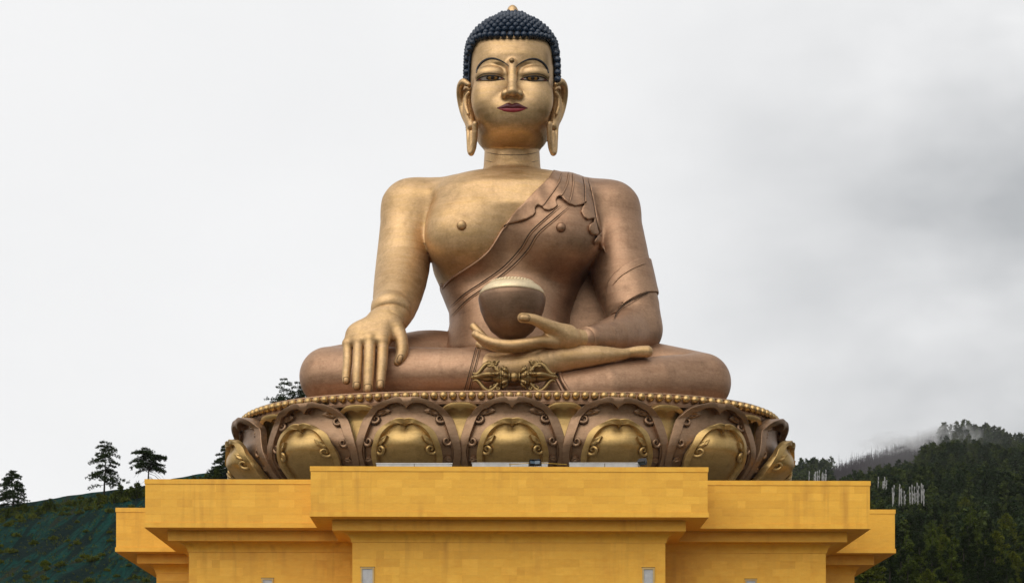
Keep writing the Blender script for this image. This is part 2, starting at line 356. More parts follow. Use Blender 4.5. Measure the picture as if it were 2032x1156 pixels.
# sleeve end on the bent arm
def armR_off(p): return armR(p)
sl_poly = polysdf([tuple(P(x, y, 198.6)[[0, 2]]) for x, y in c2([(1470,700),(1500,662),(1560,612),(1640,568),(1698,543),(1760,520),(1790,700),(1727,736),(1680,752),(1600,792),(1540,828),(1512,860),(1492,905),(1466,880),(1460,780)])])
sx = lambda p: sl_poly(p[:, 0], p[:, 2])
V, Q = nets(lambda p: smax(robe_base(p)-.36, sx(p)-.25, .1), (10, 190, 50), (20, 206, 66), .12); mk('sleeve_end', V, Q, COPPER, buddha, True)
crease('sleeve_crease', lambda p: armR(p)-.36, c2([(1490,712),(1525,668),(1580,628),(1640,598),(1686,582)]), .10, COPPER, buddha, 40)
crease('sleeve_crease', lambda p: armR(p)-.36, c2([(1706,748),(1680,757),(1600,797),(1542,834),(1515,866),(1500,900)]), .08, SEAM, buddha, 40)
# sleeve cuff at the wrist
q0, q1 = P(1176,671,190.1), P(1163,672.5,188.9)
MB().tube([q0+(q0-q1)*1.6, q0, q1, q1+(q1-q0)*.02], [1.42,1.36,1.34,1.1], 28).mk('sleeve_cuff', COPPER, buddha, True)
# cloth hanging behind the arm
mb = MB(); o = [P(x, y, 205) for x, y in ((1150,520),(1190,525),(1225,600),(1232,700),(1105,700),(1118,640),(1132,590))]
mb.prism([(q[0], q[2]) for q in o], 204.2, 205.6); mb.mk('back_drape', COPPER, buddha)
# legs
legL = chain([(P(938,705,206),4.0),(P(672,748,197.5),3.6),(P(653,748,195.6),3.42),(P(760,744,192.4),3.1),(P(880,741,190.2),2.85),(P(990,738,189.2),2.55)], .7, 1, True)
legR = chain([(P(1090,705,206),4.0),(P(1375,757,198),3.5),(P(1392,760,196),3.42),(P(1300,764,192.6),3.2),(P(1205,772,190.4),2.85),(P(1120,780,189.4),2.45)], .7, 1, True)
lap = ell(P(1014,752,200), (13.5,9.4,3.3))
def legs(p): return smin(smin(legL(p), lap(p), .8), legR(p), .35)
cuffx = polysdf([((1000-CX)*188/F, 30), ((1006-CX)*188/F, 60), (-60, 60), (-60, 30)])
def skirt(p):
    d = smin(legL(p), lap(p), .8)
    d = np.maximum(d, np.where(p[:, 1] < 196, p[:, 0]-(1003-CX)*188/F-(p[:, 2]-47)*.05, -1))
    return np.maximum(smin(d, legR(p), .3), 42.9-p[:, 2])
V, Q = nets(skirt, (-28, 184, 42), (29, 211, 54), .24); mk('robe_skirt', V, Q, COPPER, buddha, True)
crease('cuff_hem', legL, [(1003,695),(1002,720),(997,750),(993,775)], .12, COPPER, buddha, 30, .02, 6, False)
for a in ([(952,688),(946,715),(938,745),(930,778)], [(945,688),(938,715),(930,745),(921,778)]): crease('skirt_crease', legL, a, .075, SEAM, buddha, 30, .0, 6, False); crease('skirt_hem', legL, [(x+1.8, y) for x, y in a], .09, COPPER, buddha, 30, .0, 6, False)
for a, r, mt in (([(1100,742),(1106,755),(1113,768),(1120,780)], .22, COPPER), ([(1110,739),(1116,755),(1124,768),(1132,780)], .22, COPPER), ([(1105,740),(1111,755),(1119,768),(1127,780)], .10, SEAM)): crease('skirt_hem', skirt, a, r, mt, buddha, 24, .0, 6, False)
# bare foot lying sole up on the other leg
footf = U(.5, chain([(P(975,733,188.6),2.0),(P(1008,731,188.3),1.95),(P(1060,724,187.9),2.0),(P(1104,713,188),1.5),(P(1186,705,188.6),1.06),(P(1226,703,189.2),.70),(P(1240,702,189.4),.58)], .8, 1.0),
    ell(P(1082,708,188.4), (2.1,1.5,1.25)), ell(P(1150,706,189.4), (3.2,1.6,.95)))
toes = U(.02, *[chain([(P(1240-4*i,701+2*i,189.5+.95*i),.52-.04*i),(P(1264-5*i,697.5+2*i,189.8+.92*i),.62-.06*i),(P(1284-7*i,697+2*i,190+.9*i),.66-.08*i)]) for i in range(4)])
V, Q = nets(lambda p: smin(footf(p), toes(p), .18), (-4, 184, 44), (18, 196, 52), .11); mk('foot', V, Q, GOLD, buddha, True)
# lower, seat-level hand-hold of cloth under the foot
# ---- left-of-picture hand hanging over the shin
def c4(x, y): return (580+x/4.816, 580+y/4.816)
kn = [((690,682),188.9,.54), ((711,676),188.3,.58), ((734,673),188.0,.66), ((760,676),188.1,.65)]
meta = [cone(P(762-6*(3-i)*.9,636+3*(3-i)*.8,190.6), P(*k[0], k[1]), 1.15, k[2]+.1) for i, k in enumerate(kn)]
palmL = U(.9, cone(P(778,614,192.2), P(772,642,190.2), 2.0, 1.5), ell(P(735,663,189.5), (2.75,1.25,1.7)), *meta)
fing = [chain([(P(*kn[0][0],188.9),.55),(P(690,715,188.3),.52),(P(687.5,740,188.0),.49),(P(687,755,187.9),.45)], .1),
        chain([(P(*kn[1][0],188.3),.58),(P(710,715,187.7),.55),(P(708.5,745,187.4),.53),(P(708,766,187.3),.49)], .1),
        chain([(P(*kn[2][0],188.0),.67),(P(733,715,187.4),.63),(P(731,750,187.1),.59),(P(730,772,187.0),.54)], .1),
        chain([(P(*kn[3][0],188.1),.65),(P(758.5,715,187.5),.61),(P(756,745,187.3),.56),(P(754.5,765,187.2),.51)], .1)]
thumbL = chain([(P(780,645,189.9),1.15),(P(794,668,189.2),.80),(P(798,692,188.9),.72),(P(795,708,188.7),.62),(P(789,718,188.7),.46)], .25)
def handL(p):
    d = np.minimum(np.minimum(fing[0](p), fing[1](p)), np.minimum(fing[2](p), fing[3](p)))
    d = smin(palmL(p), d, .18); return smin(d, thumbL(p), .35)
V, Q = nets(handL, (-20.2, 184, 43), (-10.5, 195.5, 56), .085); hl = mk('hand', V, Q, GOLD, buddha, True)
def nail(root, f, c, w, h, ang=0, lift=.035, mat=GOLD, tip=0):
    """a rounded nail plate with a raised fold round it, set on the finger"""
    m = 26; a = np.linspace(0, 2*math.pi, m, endpoint=False)
    X = np.sign(np.cos(a))*np.abs(np.cos(a))**.62*w; Y = np.sign(np.sin(a))*np.abs(np.sin(a))**.62*h
    ca, sa = math.cos(ang), math.sin(ang)
    ring = [(c[0]+x*ca-y*sa, c[1]+x*sa+y*ca) for x, y in zip(X, Y)]
    inner = [(c[0]+(x*ca-y*sa)*.55, c[1]+(x*sa+y*ca)*.55) for x, y in zip(X, Y)]
    q1, g1 = cast(f, ring, 180, 200); q2, g2 = cast(f, inner, 180, 200); q3, g3 = cast(f, [c], 180, 200)
    V = np.vstack([q1-g1*.03, q1+g1*lift, q2+g2*lift*1.3, q3+g3*lift*1.5])
    Fc = [(i, (i+1) % m, m+(i+1) % m, m+i) for i in range(m)]+[(m+i, m+(i+1) % m, 2*m+(i+1) % m, 2*m+i) for i in range(m)]+[(2*m+i, 2*m+(i+1) % m, 3*m) for i in range(m)]
    mk('nail', V, Fc, mat, root, True)
    big = [(c[0]+(x*ca-y*sa)*1.16, c[1]+(x*sa+y*ca)*1.12) for x, y in zip(X, Y)]; big.append(big[0])
    q, g = cast(f, big, 180, 200); MB().tube(q+g*.0, .028, 5).mk('nail_fold', SEAM, root, True)
nail(hl, fing[0], (687,754.5), 5.2, 6.2); nail(hl, fing[1], (708,765), 5.8, 7.2); nail(hl, fing[2], (730,770.5), 6.6, 8.2); nail(hl, fing[3], (754.5,763), 6.2, 8.4)
nail(hl, thumbL, (793.5,712), 4.4, 8, .35)
MB().tube([P(777,612,192.4), P(776,621,191.7), P(775,629,191.2)], [2.36,2.33,1.95], 32).mk('wrist_fold', GOLD, buddha, True)
# ---- hand holding the bowl
def c3(x, y): return (900+x/4.13, 520+y/4.13)
palmR = U(.6, ell(P(1112,672,187.3), (2.1,1.25,1.08)), cone(P(1160,672,188.9), P(1118,670,187.6), 1.0, 1.15), cone(P(1118,670,187.5), P(1085,676,186.6), 1.15, .75), cone(P(1130,676,187.8), P(1085,680,188.2), .9, .7))
th = chain([(P(1128,664,187.2),1.05),(P(1106,656,186.2),.92),(P(1084,645,185.2),.72),(P(1058,633,184.4),.56),(P(1036,630,184.1),.53)], .3)
f1 = chain([(P(1100,678,186.4),.72),(P(1072,677,185.4),.60),(P(1045,681,184.9),.58),(P(1012,684,184.8),.56),(P(978,679,185.0),.50),(P(952,668,185.4),.46),(P(947,664,185.5),.44)], .2)
f2 = chain([(P(1090,683,187.4),.7),(P(1030,689,186.2),.58),(P(990,689,186.0),.54),(P(962,679,186.3),.48),(P(943,663,186.6),.40)], .2)
f3 = chain([(P(1090,686,188.4),.66),(P(1010,691,187.6),.56),(P(975,684,187.6),.50),(P(953,662,188.0),.48),(P(940,648,188.3),.44)], .2)
f4 = chain([(P(1090,688,189.4),.6),(P(1010,694,188.8),.5),(P(965,690,188.7),.44),(P(950,683,188.8),.4)], .2)
def handR(p):
    d = np.minimum(np.minimum(f1(p), f2(p)), np.minimum(f3(p), f4(p))); d = smin(palmR(p), d, .4); return smin(d, th(p), .55)
V, Q = nets(handR, (-5.5, 182, 46.5), (9.5, 191.5, 54.5), .085); hr = mk('hand', V, Q, GOLD, buddha, True)
nail(hr, th, (1041,630), 9.5, 6.0, .07)
# ---------------------------------------------------------------- head
def hz(py, d): return (HY-py)*d/F
head_l = loft([(76.1,0,1.9,198.2,203),(76.5,0,2.8,197.1,204.5),(77.1,0,3.7,196.7,206),(77.8,0,4.2,196.5,207),(78.6,0,4.5,196.35,207.5),(79.6,0,4.68,196.15,208),(81.2,0,4.9,195.75,208),(83.2,0,4.98,195.3,208),
    (85,0,5.0,194.95,208),(86.6,0,4.98,195.05,207.5),(88.2,0,4.75,195.9,207),(89.5,0,4.2,197.2,206)], 2.45, .9)
def mir(px): return 2*1016.5-px
def socket(px): return U(.4, ell(P(px+(-2.5 if px < 1016 else 2.5),131.5,194.5), (2.05,1.4,.92)), ell(P(px+(22 if px < 1016 else -22),146,194.3), (.75,1.1,.9)))
def lid(px): return ell(P(px,151,196.55), (2.0,1.55,1.08))
nose = U(.45, cone(P(1016.5,128,195.05), P(1016.5,160,194.75), .50, .55), cone(P(1016.5,160,194.7), P(1016.5,181,193.95), .48, .60), cone(P(1003,186,195.0), P(1008,184,195.0), .50, .48), cone(P(1030,186,195.0), P(1025,184,195.0), .50, .48))
mouthm = ell(P(1016.5,212,196.5), (2.1,1.15,1.15)); chin = ell(P(1016.5,236,197.3), (2.3,1.55,1.15))
chk = U(.5, ell(P(974,196,197.6), (2.3,2.1,3.0)), ell(P(1059,196,197.6), (2.3,2.1,3.0)))
nost = U(.0, ell(P(1007.5,191.3,194.55), (.30,.5,.22)), ell(P(1025.5,191.3,194.55), (.30,.5,.22)))
def facef(p):
    d = head_l(p); d = smin(d, chk(p), .8); d = smin(d, chin(p), 1.8); d = smin(d, mouthm(p), .8)
    sk = np.minimum(socket(977)(p), socket(mir(977))(p)); d = smax(d, -sk, .2)
    d = smin(d, np.minimum(lid(976)(p), lid(mir(976))(p)), .22); d = smin(d, nose(p), .55); d = smax(d, -nost(p), .06)
    d = smin(d, neck(p), .45); return d
V, Q = nets(lambda p: np.maximum(facef(p), 76.7-p[:, 2]-0*p[:, 0]) if False else facef(p), (-5.8, 192, 72.5), (5.8, 209.5, 90.5), .105); head = mk('head', V, Q, GOLDF, buddha, True)
def patch(name, f, outline, mat, root, lift=.03, n=None, center=None):
    """a thin painted area following the surface inside an outline given along sight lines"""
    o = np.asarray(outline, float); c = np.mean(o, 0) if center is None else np.asarray(center, float); R = (1, .75, .5, .25); m = len(o)
    q, g = cast(f, np.vstack([c+(o-c)*r for r in R]+[c[None]]), 188, 200); q = q+g*lift
    q = np.vstack([q[:m]-g[:m]*(lift+.03), q])
    Fc = [(k*m+i, k*m+(i+1) % m, (k+1)*m+(i+1) % m, (k+1)*m+i) for k in range(4) for i in range(m)]+[(4*m+i, 4*m+(i+1) % m, 5*m) for i in range(m)]
    return mk(name, q, Fc, mat, root, True)
def ribbon(name, f, pts, wd, mat, root, lift=.04, n=48, world_w=False):
    """a tapered painted line"""
    s = spline(pts, n); t = np.gradient(s, axis=0); t /= np.linalg.norm(t, axis=1)[:, None]; nr = np.stack([-t[:, 1], t[:, 0]], 1)
    w = np.interp(np.linspace(0, 1, n), np.linspace(0, 1, len(wd)), wd)[:, None]
    a, ga = cast(f, s+nr*w/2, 188, 200); b, gb = cast(f, s-nr*w/2, 188, 200)
    V = np.vstack([a-ga*.04, a+ga*lift, b+gb*lift, b-gb*.04]); Fc = [(k*n+i, k*n+i+1, (k+1)*n+i+1, (k+1)*n+i) for k in range(3) for i in range(n-1)]
    return mk(name, V, Fc, mat, root, True)
def c1(pts): return [(860+x/3.303, y/3.303) for x, y in pts]
for side in (0, 1):
    mm = (lambda L: L) if not side else (lambda L: [(mir(x)+.6, y+1.0) for x, y in L])
    brow = mm(c1([(282,478),(290,448),(310,418),(340,395),(375,384),(415,388),(455,405),(480,422),(496,436)]))
    ribbon('eyebrow', facef, brow, [1.6,3.4,4.2,3.6,2.0,1.0], INK, head, .06)
    up = [(288,527),(302,513),(325,502),(355,497),(395,497),(425,503),(450,511),(464,519)]
    lo = [(464,519),(440,517),(415,521),(385,525),(350,525),(320,524),(300,524),(288,527)]
    ol = spline(mm(c1(up+lo[1:-1]+[up[0]])), 40)[:-1]
    eye = patch('eye', facef, ol, EYEW, head, .05)
    cx0 = 388 if not side else 385
    ir = [(cx0+30*math.cos(a), min(max(510+16*math.sin(a), 500), 522)) for a in np.linspace(0, 2*math.pi, 24, endpoint=False)]
    patch('iris_rim', facef, mm(c1([(cx0+(x-cx0)*1.42, 510+(y-510)*1.06) for x, y in ir])), INK, eye, .065)
    patch('iris', facef, mm(c1(ir)), EYEG, eye, .085)
    patch('pupil', facef, mm(c1([(cx0+13*math.cos(a), 509+12*math.sin(a)) for a in np.linspace(0, 2*math.pi, 16, endpoint=False)])), INK, eye, .10)
    for e in ([(292,526),(304,515),(318,520),(306,525)], [(462,519),(446,512),(436,518),(448,518)]): patch('eye_corner', facef, mm(c1(e)), PINK, eye, .07)
    ribbon('eyelid_line', facef, mm(c1([(284,530),(300,514),(323,502),(355,496),(395,496),(427,502),(452,511),(468,520)])), [1.0,1.7,2.0,1.8,1.2], INK, head, .09)
    ribbon('eyelid_fold', facef, mm(c1([(288,512),(305,495),(330,484),(365,480),(400,482),(432,488),(455,500)])), [.4,.9,1.0,.9,.4], INK, head, .05)
    ribbon('lower_lid', facef, mm(c1([(290,529),(320,527),(355,529),(390,529),(425,524),(462,521)])), [.5,.9,1.0,.9,.5], INK, head, .07)
# urna, lips
q, g = cast(facef, [(1015.6,120.8)]); q = q[0]; MB().tube([q-g[0]*.1, q+g[0]*.14, q+g[0]*.26, q+g[0]*.31], [.29,.29,.2,.05], 16).mk('forehead_mark', metal('mark_bronze', (.30,.19,.09), (.22,.14,.06), (.36,.24,.12), .4, .5), head, True)
lips = empty('lips', (0, 0, 0)); lips.parent = head; lips.location = -Vector(wloc(head))
def lipc(pts, push=0.0):
    q, g = cast(facef, [a[:2] for a in pts]); return [(q[i]-g[i]*a[2]*.45, a[2]) for i, a in enumerate(pts)]
C = c1([(420,709),(455,703),(490,694),(517,700),(545,694),(580,703),(615,709)]); rr = [.08,.25,.38,.33,.38,.25,.08]
upper = chain(lipc([(*C[i], rr[i]) for i in range(7)]), .15)
C2 = c1([(434,713),(470,719),(517,721),(565,719),(601,713)]); r2 = [.08,.23,.29,.23,.08]
lower = chain(lipc([(*C2[i], r2[i]) for i in range(5)]), .15)
V, Q = nets(lambda p: np.maximum(upper(p), 0) if False else upper(p), (-2.4, 192, 76), (2.6, 198, 81), .06); mk('upper_lip', V, Q, LIPD, lips, True)
V, Q = nets(lambda p: lower(p), (-2.4, 192, 76), (2.6, 198, 81), .06); mk('lower_lip', V, Q, LIPL, lips, True)
# ears with long split lobes
for sgn in (-1, 1):
    def E(px, py, d=200.4): return P(1016.5+sgn*(1016.5-px), py, d)
    rim = chain([(E(930,168,198.8),.28),(E(920,163,199.2),.42),(E(913.5,172,199.9),.42),(E(912.5,190,200.6),.40),(E(916,212,201.0),.38),(E(922,232,200.8),.36),(E(929,249,200.2),.32),(E(930,272,199.8),.28),(E(931.5,296,199.6),.30),(E(934,302,199.5),.38)], .12)
    fro = chain([(E(943,246,198.2),.34),(E(942.5,270,198.6),.32),(E(940,292,199.1),.32),(E(935,303,199.4),.38)], .12)
    web = chain([(E(929,180,200.6),.55),(E(927,205,200.9),.55),(E(930,228,200.4),.6),(E(936,250,199.6),.5)], .3)
    inn = chain([(E(930,184,198.9),.18),(E(924.5,195,199.3),.26),(E(924.5,212,199.4),.28),(E(929,226,199.2),.22)], .08)
    plate = chain([(E(923,176,200.8),.30),(E(921,200,201.3),.34),(E(927,228,201.0),.36)], .3)
    bk = chain([(E(936.5,264,199.35),.34),(E(935.5,298,199.5),.34)], .1)
    ef = lambda p: smin(smin(smin(np.minimum(rim(p), fro(p)), web(p), .2), inn(p), .08), np.minimum(plate(p), bk(p)), .15)
    lo = (E(905,0)[0], 196, 72.8) if sgn < 0 else (E(950,0)[0], 196, 72.8); hi = (E(950,0)[0], 204, 86) if sgn < 0 else (E(905,0)[0], 204, 86)
    V, Q = nets(ef, (min(lo[0], hi[0]), 196, 72.8), (max(lo[0], hi[0]), 204, 86), .08); mk('ear', V, Q, GOLDF, head, True)
# hair: a cap studded with snail-shell curls
cap_rows = [(76.6,0,4.3,200.5,208.5),(79,0,5.0,199.8,209),(82,0,5.38,198.6,209.2),(85,0,5.42,196.9,209.2),(87.0,0,5.32,195.2,209),(88.2,0,5.2,195.55,208.6),(89.2,0,4.6,196.2,207.8),(90.1,0,3.7,197.3,206.8),(90.9,0,2.65,198.9,205.4),(91.7,0,2.0,200.2,204),(92.4,0,1.15,201.2,203)]
cap_l = loft(cap_rows, 2.35, .4)
face_open = c1([(235,620),(232,540),(233,470),(234,400),(242,345),(262,300),(290,274),(330,258),(400,251),(517,249),(640,251),(710,258),(752,276),(778,305),(798,350),(805,400),(806,470),(806,540),(803,620)])
fo, _ = cast(lambda p: head_l(p), face_open); fop = polysdf([tuple(q) for q in fo[:, [0, 2]]]+[(5.6, 60), (-5.6, 60)])
def openf(p): return np.where(p[:, 1] < 203.2, fop(p[:, 0], p[:, 2]), 1.0)
def hairf(p): return np.maximum(np.maximum(np.minimum(cap_l(p), head_l(p)-.3), -openf(p)), np.maximum(79.6-p[:, 2], -(p[:, 2]-83.5)-(p[:, 1]-199.8)*2))
V, Q = nets(hairf, (-6, 194, 77), (6, 210, 93.2), .14); hair = mk('hair', V, Q, HAIRM, head, True)
prof = [(.375,-.14),(.385,.06),(.315,.16),(.315,.21),(.26,.32),(.24,.35),(.14,.44),(.02,.50)]
curl_me = MB().lathe([(r*1.07, z*1.05) for r, z in prof], 9).data('curl', HAIRM, True)
R = np.array(cap_rows); pts = []; z = 79.9; k = 0
while z < 92.25:
    cy = (np.interp(z, R[:, 0], R[:, 3])+np.interp(z, R[:, 0], R[:, 4]))/2; ax = np.interp(z, R[:, 0], R[:, 2]); ay = (np.interp(z, R[:, 0], R[:, 4])-np.interp(z, R[:, 0], R[:, 3]))/2
    a = np.linspace(0, 2*math.pi, 720, endpoint=False)-math.pi/2; e = 2/2.35
    X = ax*np.sign(np.cos(a))*np.abs(np.cos(a))**e; Y = cy+ay*np.sign(np.sin(a))*np.abs(np.sin(a))**e
    L = np.r_[0, np.cumsum(np.hypot(np.diff(X), np.diff(Y)))]; n = max(5, int(round(L[-1]/.76)))
    for j in range(n):
        i = int(np.searchsorted(L, (j+.5*(k % 2))*L[-1]/n)) % 720; pts.append((X[i], Y[i], z))
    slope = 1 if z < 87.6 else (.75 if z < 89.5 else .5); z += .66*slope; k += 1
pts = np.array(pts, np.float32)
hl_, _g = cast(lambda p: np.minimum(cap_l(p), head_l(p)-.3), spline([(x+(2.2 if x < 950 else -2.2 if x > 1084 else 0)*-1, y-6 if 945 < x < 1090 else y) for x, y in face_open[1:-1]], 400))
Lh = np.r_[0, np.cumsum(np.linalg.norm(np.diff(hl_, axis=0), axis=1))]; nh = int(Lh[-1]/.76); row0 = np.array([hl_[np.searchsorted(Lh, (j+.5)*Lh[-1]/nh)] for j in range(nh)], np.float32)
far = np.array([np.min(np.linalg.norm(row0-q, axis=1)) for q in pts]); pts = np.vstack([row0, pts[far > .6]]); nrow = len(row0)
ok = (np.arange(len(pts)) < nrow) | (openf(pts) > .22) & ((pts[:, 2] > 83.6) | (pts[:, 1] > 199.8+(83.5-pts[:, 2])/2+.3)); pts = pts[ok]
g = grad(cap_l, pts, .1); g /= np.linalg.norm(g, axis=1)[:, None]; order = np.argsort(pts[:, 1]); back = MB()
hw = wloc(hair)
for r_, i in enumerate(order):
    q = Vector(pts[i])-Vector(hw); rot = Vector(g[i]).to_track_quat('Z', 'Y')
    if r_ < 300:
        o = inst('curl', curl_me, hair, q, rot.to_euler())
    else:
        mat = rot.to_matrix(); back.add([mat @ Vector(v.co)+q for v in curl_me.vertices], [tuple(f.vertices) for f in curl_me.polygons])
if back.v: tag(back.mk('back_curls', HAIRM, hair, True, False), kind='stuff')
print('curls', len(pts))
t = P(1017,24,202); MB().lathe([(.45,-.6),(.72,.0),(.74,.25),(.66,.6),(.5,.9),(.28,1.1),(.05,1.2)], 24, (t[0], 201.6, 92.35)).mk('crown_jewel', GOLDF, head, True)
for y in (305, 322): crease('neck_line', lambda p: np.minimum(neck(p), facef(p)), [(961,y-4),(985,y+1),(1016,y+2.5),(1048,y+1),(1072,y-4)], .035, SEAM, head, 40, 0)
# ---------------------------------------------------------------- alms bowl
bc = P(1016,0,187.6); bx, by = bc[0], 188.2
bz = lambda py, d=188.2: (HY-py)*d/F
bowl = empty('alms_bowl', (bx, by, bz(668)), 'dark brown round alms bowl with a pale gold rim band, held in the open hand', 'bowl')
BOWLM = metal('bowl_bronze', (.27, .165, .10), (.20, .12, .07), (.32, .20, .13), .42, .56); BAND = metal('bowl_band_gold', (.84, .69, .44), (.72, .57, .34), (.88, .74, .52), .45, .6, .6)
MB().lathe([(.5,bz(672)),(1.5,bz(668)),(2.4,bz(655)),(3.1,bz(635)),(3.55,bz(615)),(3.74,bz(598)),(3.76,bz(592)),(3.6,bz(586.5))], 56, (bx, by, 0)).mk('bowl_body', BOWLM, bowl, True)
MB().lathe([(3.62,bz(588)),(3.69,bz(586)),(3.56,bz(580)),(3.25,bz(573)),(2.8,bz(567.5)),(2.45,bz(565.5)),(2.2,bz(565))], 56, (bx, by, 0)).mk('rim_band', BAND, bowl, True)
for k in range(40):
    a = 2*math.pi*k/40; r = 2.42; c = Vector((bx+r*math.cos(a), by+r*math.sin(a), bz(564.5))); t = Vector((-math.sin(a), math.cos(a), .55)).normalized()
    MB().tube([c-t*.26, c-t*.14, c, c+t*.14, c+t*.26], [.04,.12,.15,.12,.04], 7).mk('rope_twist', BAND, bowl, True)
MB().lathe([(2.3,bz(568)),(2.2,bz(563)),(1.9,bz(560.5)),(1.2,bz(559)),(.1,bz(558.5))], 40, (bx, by, 0)).mk('bowl_filling', BAND, bowl, True)
# ---------------------------------------------------------------- stepped plinth
TILE = None
def stone(name, tilevar, c=(.85,.44,.034)):
    m, nt, b = newmat(name); N = nt.nodes; L = nt.links
    base = mixc(nt, c, (c[0]*.88, c[1]*.80, c[2]*.6), noi(nt, .35, 6, .7)); base = mixc(nt, base, (c[0]*.98, c[1]*1.04, c[2]*1.35), noi(nt, 1.1, 4, .6, (1,1,2.4))); base = mixc(nt, base, (c[0]*.80, c[1]*.66, c[2]*.5), rng(nt, noi(nt, .55, 6, .75, lo=.52, hi=.72), 0, .5))
    oi = N.new('ShaderNodeObjectInfo'); ge = N.new('ShaderNodeNewGeometry')
    ad = N.new('ShaderNodeMath'); ad.operation = 'ADD'; L.new(oi.outputs['Random'], ad.inputs[0]); L.new(ge.outputs['Random Per Island'], ad.inputs[1])
    fr = N.new('ShaderNodeMath'); fr.operation = 'FRACT'; L.new(ad.outputs[0], fr.inputs[0])
    cr = N.new('ShaderNodeValToRGB'); e = cr.color_ramp.elements; cr.color_ramp.interpolation = 'LINEAR'
    e[0].position = 0; e[0].color = (.91,.87,.78,1); e[1].position = 1; e[1].color = (1.07,1.09,1.25,1); x = e.new(.2); x.color = (.97,.95,.92,1); x = e.new(.7); x.color = (1.0,1.0,1.0,1)
    L.new(fr.outputs[0], cr.inputs[0])
    base = mixc(nt, base, cr.outputs[0], tilevar, 'MULTIPLY')
    # thin courses of split stone inside every panel
    tc = N.new('ShaderNodeTexCoord'); mp = N.new('ShaderNodeMapping'); mp.inputs['Rotation'].default_value = (math.pi/2, 0, 0); L.new(ge.outputs['Position'], mp.inputs[0])
    br = N.new('ShaderNodeTexBrick'); br.inputs['Color1'].default_value = (.96,.95,.93,1); br.inputs['Color2'].default_value = (1.02,1.02,1.02,1); br.inputs['Mortar'].default_value = (.93,.91,.87,1)
    br.inputs['Scale'].default_value = 1; br.inputs['Mortar Size'].default_value = .012; br.inputs['Brick Width'].default_value = .62; br.inputs['Row Height'].default_value = .15; br.inputs['Mortar Smooth'].default_value = .6
    L.new(mp.outputs[0], br.inputs[0]); base = mixc(nt, base, br.outputs[0], .75, 'MULTIPLY')
    # rain stains: tall narrow streaks
    stn = noi(nt, .9, 5, .65, (1.3,1.3,.09), lo=.55, hi=.78, coord='Object')
    sp = N.new('ShaderNodeMapping'); sp.inputs['Scale'].default_value = (1.3,1.3,.085); L.new(ge.outputs['Position'], sp.inputs[0])
    sn = N.new('ShaderNodeTexNoise'); sn.inputs['Scale'].default_value = .9; sn.inputs['Detail'].default_value = 5; L.new(sp.outputs[0], sn.inputs[0])
    sr = N.new('ShaderNodeMapRange'); sr.inputs[1].default_value = .50; sr.inputs[2].default_value = .70; sr.inputs[4].default_value = .7; L.new(sn.outputs[0], sr.inputs[0])
    bl = N.new('ShaderNodeTexNoise'); bl.inputs['Scale'].default_value = .12; L.new(ge.outputs['Position'], bl.inputs[0])
    br2 = N.new('ShaderNodeMapRange'); br2.inputs[1].default_value = .46; br2.inputs[2].default_value = .66; L.new(bl.outputs[0], br2.inputs[0])
    mu = N.new('ShaderNodeMath'); mu.operation = 'MULTIPLY'; L.new(sr.outputs[0], mu.inputs[0]); L.new(br2.outputs[0], mu.inputs[1])
    base = mixc(nt, base, (c[0]*.62, c[1]*.52, c[2]*.5), mu.outputs[0])
    L.new(base, b.inputs['Base Color']); b.inputs['Roughness'].default_value = .62
    bump(nt, b, br.outputs['Fac'], -.25, .02)
    return m
STONE = stone('ochre_stone', 0.0); TILEM = stone('ochre_stone_panel', 1.0)
DECK = plain('deck_grey', (.22,.20,.17), .8); GLASS = plain('window_pale_pane', (.50,.50,.50), .25); FRAME = plain('window_frame_cream', (.60,.42,.16), .5)
PC = (0, 212.2, 0); PROT = math.radians(.8)
plinth = empty('stepped_plinth', (-.87, 212.2, 0), 'ochre stone stepped plinth with overhanging parapets under the lotus throne', 'plinth', rz=PROT)
H1, H2, H3, DPT = 19.7, 37.5, 44.4, 44.7
def redent(i=0.0):
    a, b, c = H1-i, H2-i, DPT-i; c2_ = H3-i
    return [(-a,-c),(a,-c),(a,-b),(b,-b),(b,-a),(c2_,-a),(c2_,a),(b,a),(b,b),(a,b),(a,c),(-a,c),(-a,b),(-b,b),(-b,a),(-c2_,a),(-c2_,-a),(-b,-a),(-b,-b),(-a,-b)]
def ring_solid(stack, close_bottom=False):
    """stack: (inset, z) list going round a closed profile (outer then inner)"""
    V = []; n = 20
    for i, z in stack: V += [(x, y, z) for x, y in redent(i)]
    m = len(stack); Fc = []
    for k in range(m):
        k2 = (k+1) % m
        for j in range(n): Fc.append((k*n+j, k*n+(j+1) % n, k2*n+(j+1) % n, k2*n+j))
    return V, Fc
def rs(name, stack, mat, par=plinth): V, Fc = ring_solid(stack); return mk(name, V, Fc, mat, par, False, False)
rs('parapet', [(0,27.5),(0,31.5),(1.4,31.5),(1.4,27.5)], STONE)
rs('coping', [(-.07,31.5),(-.07,31.98),(1.47,31.98),(1.47,31.5)], STONE)
rs('parapet_base', [(-.10,27.0),(-.10,27.5),(3.6,27.5),(3.6,27.0)], STONE)
rs('fascia_moulding', [(1.95,25.94),(1.95,26.98),(4.2,26.98),(4.2,25.94)], STONE)
cv = [(3.75-.9*math.cos(t)**1.0*0-(.85*(1-math.sin(t))), 25.0+.94*(1-math.cos(t))) for t in np.linspace(0, math.pi/2, 7)]
cv = [(3.72-.86*(1-math.cos(t)), 25.02+.9*math.sin(t)) for t in np.linspace(0, math.pi/2, 8)]
rs('cove_moulding', cv+[(4.4,25.92),(4.4,25.02)], STONE)
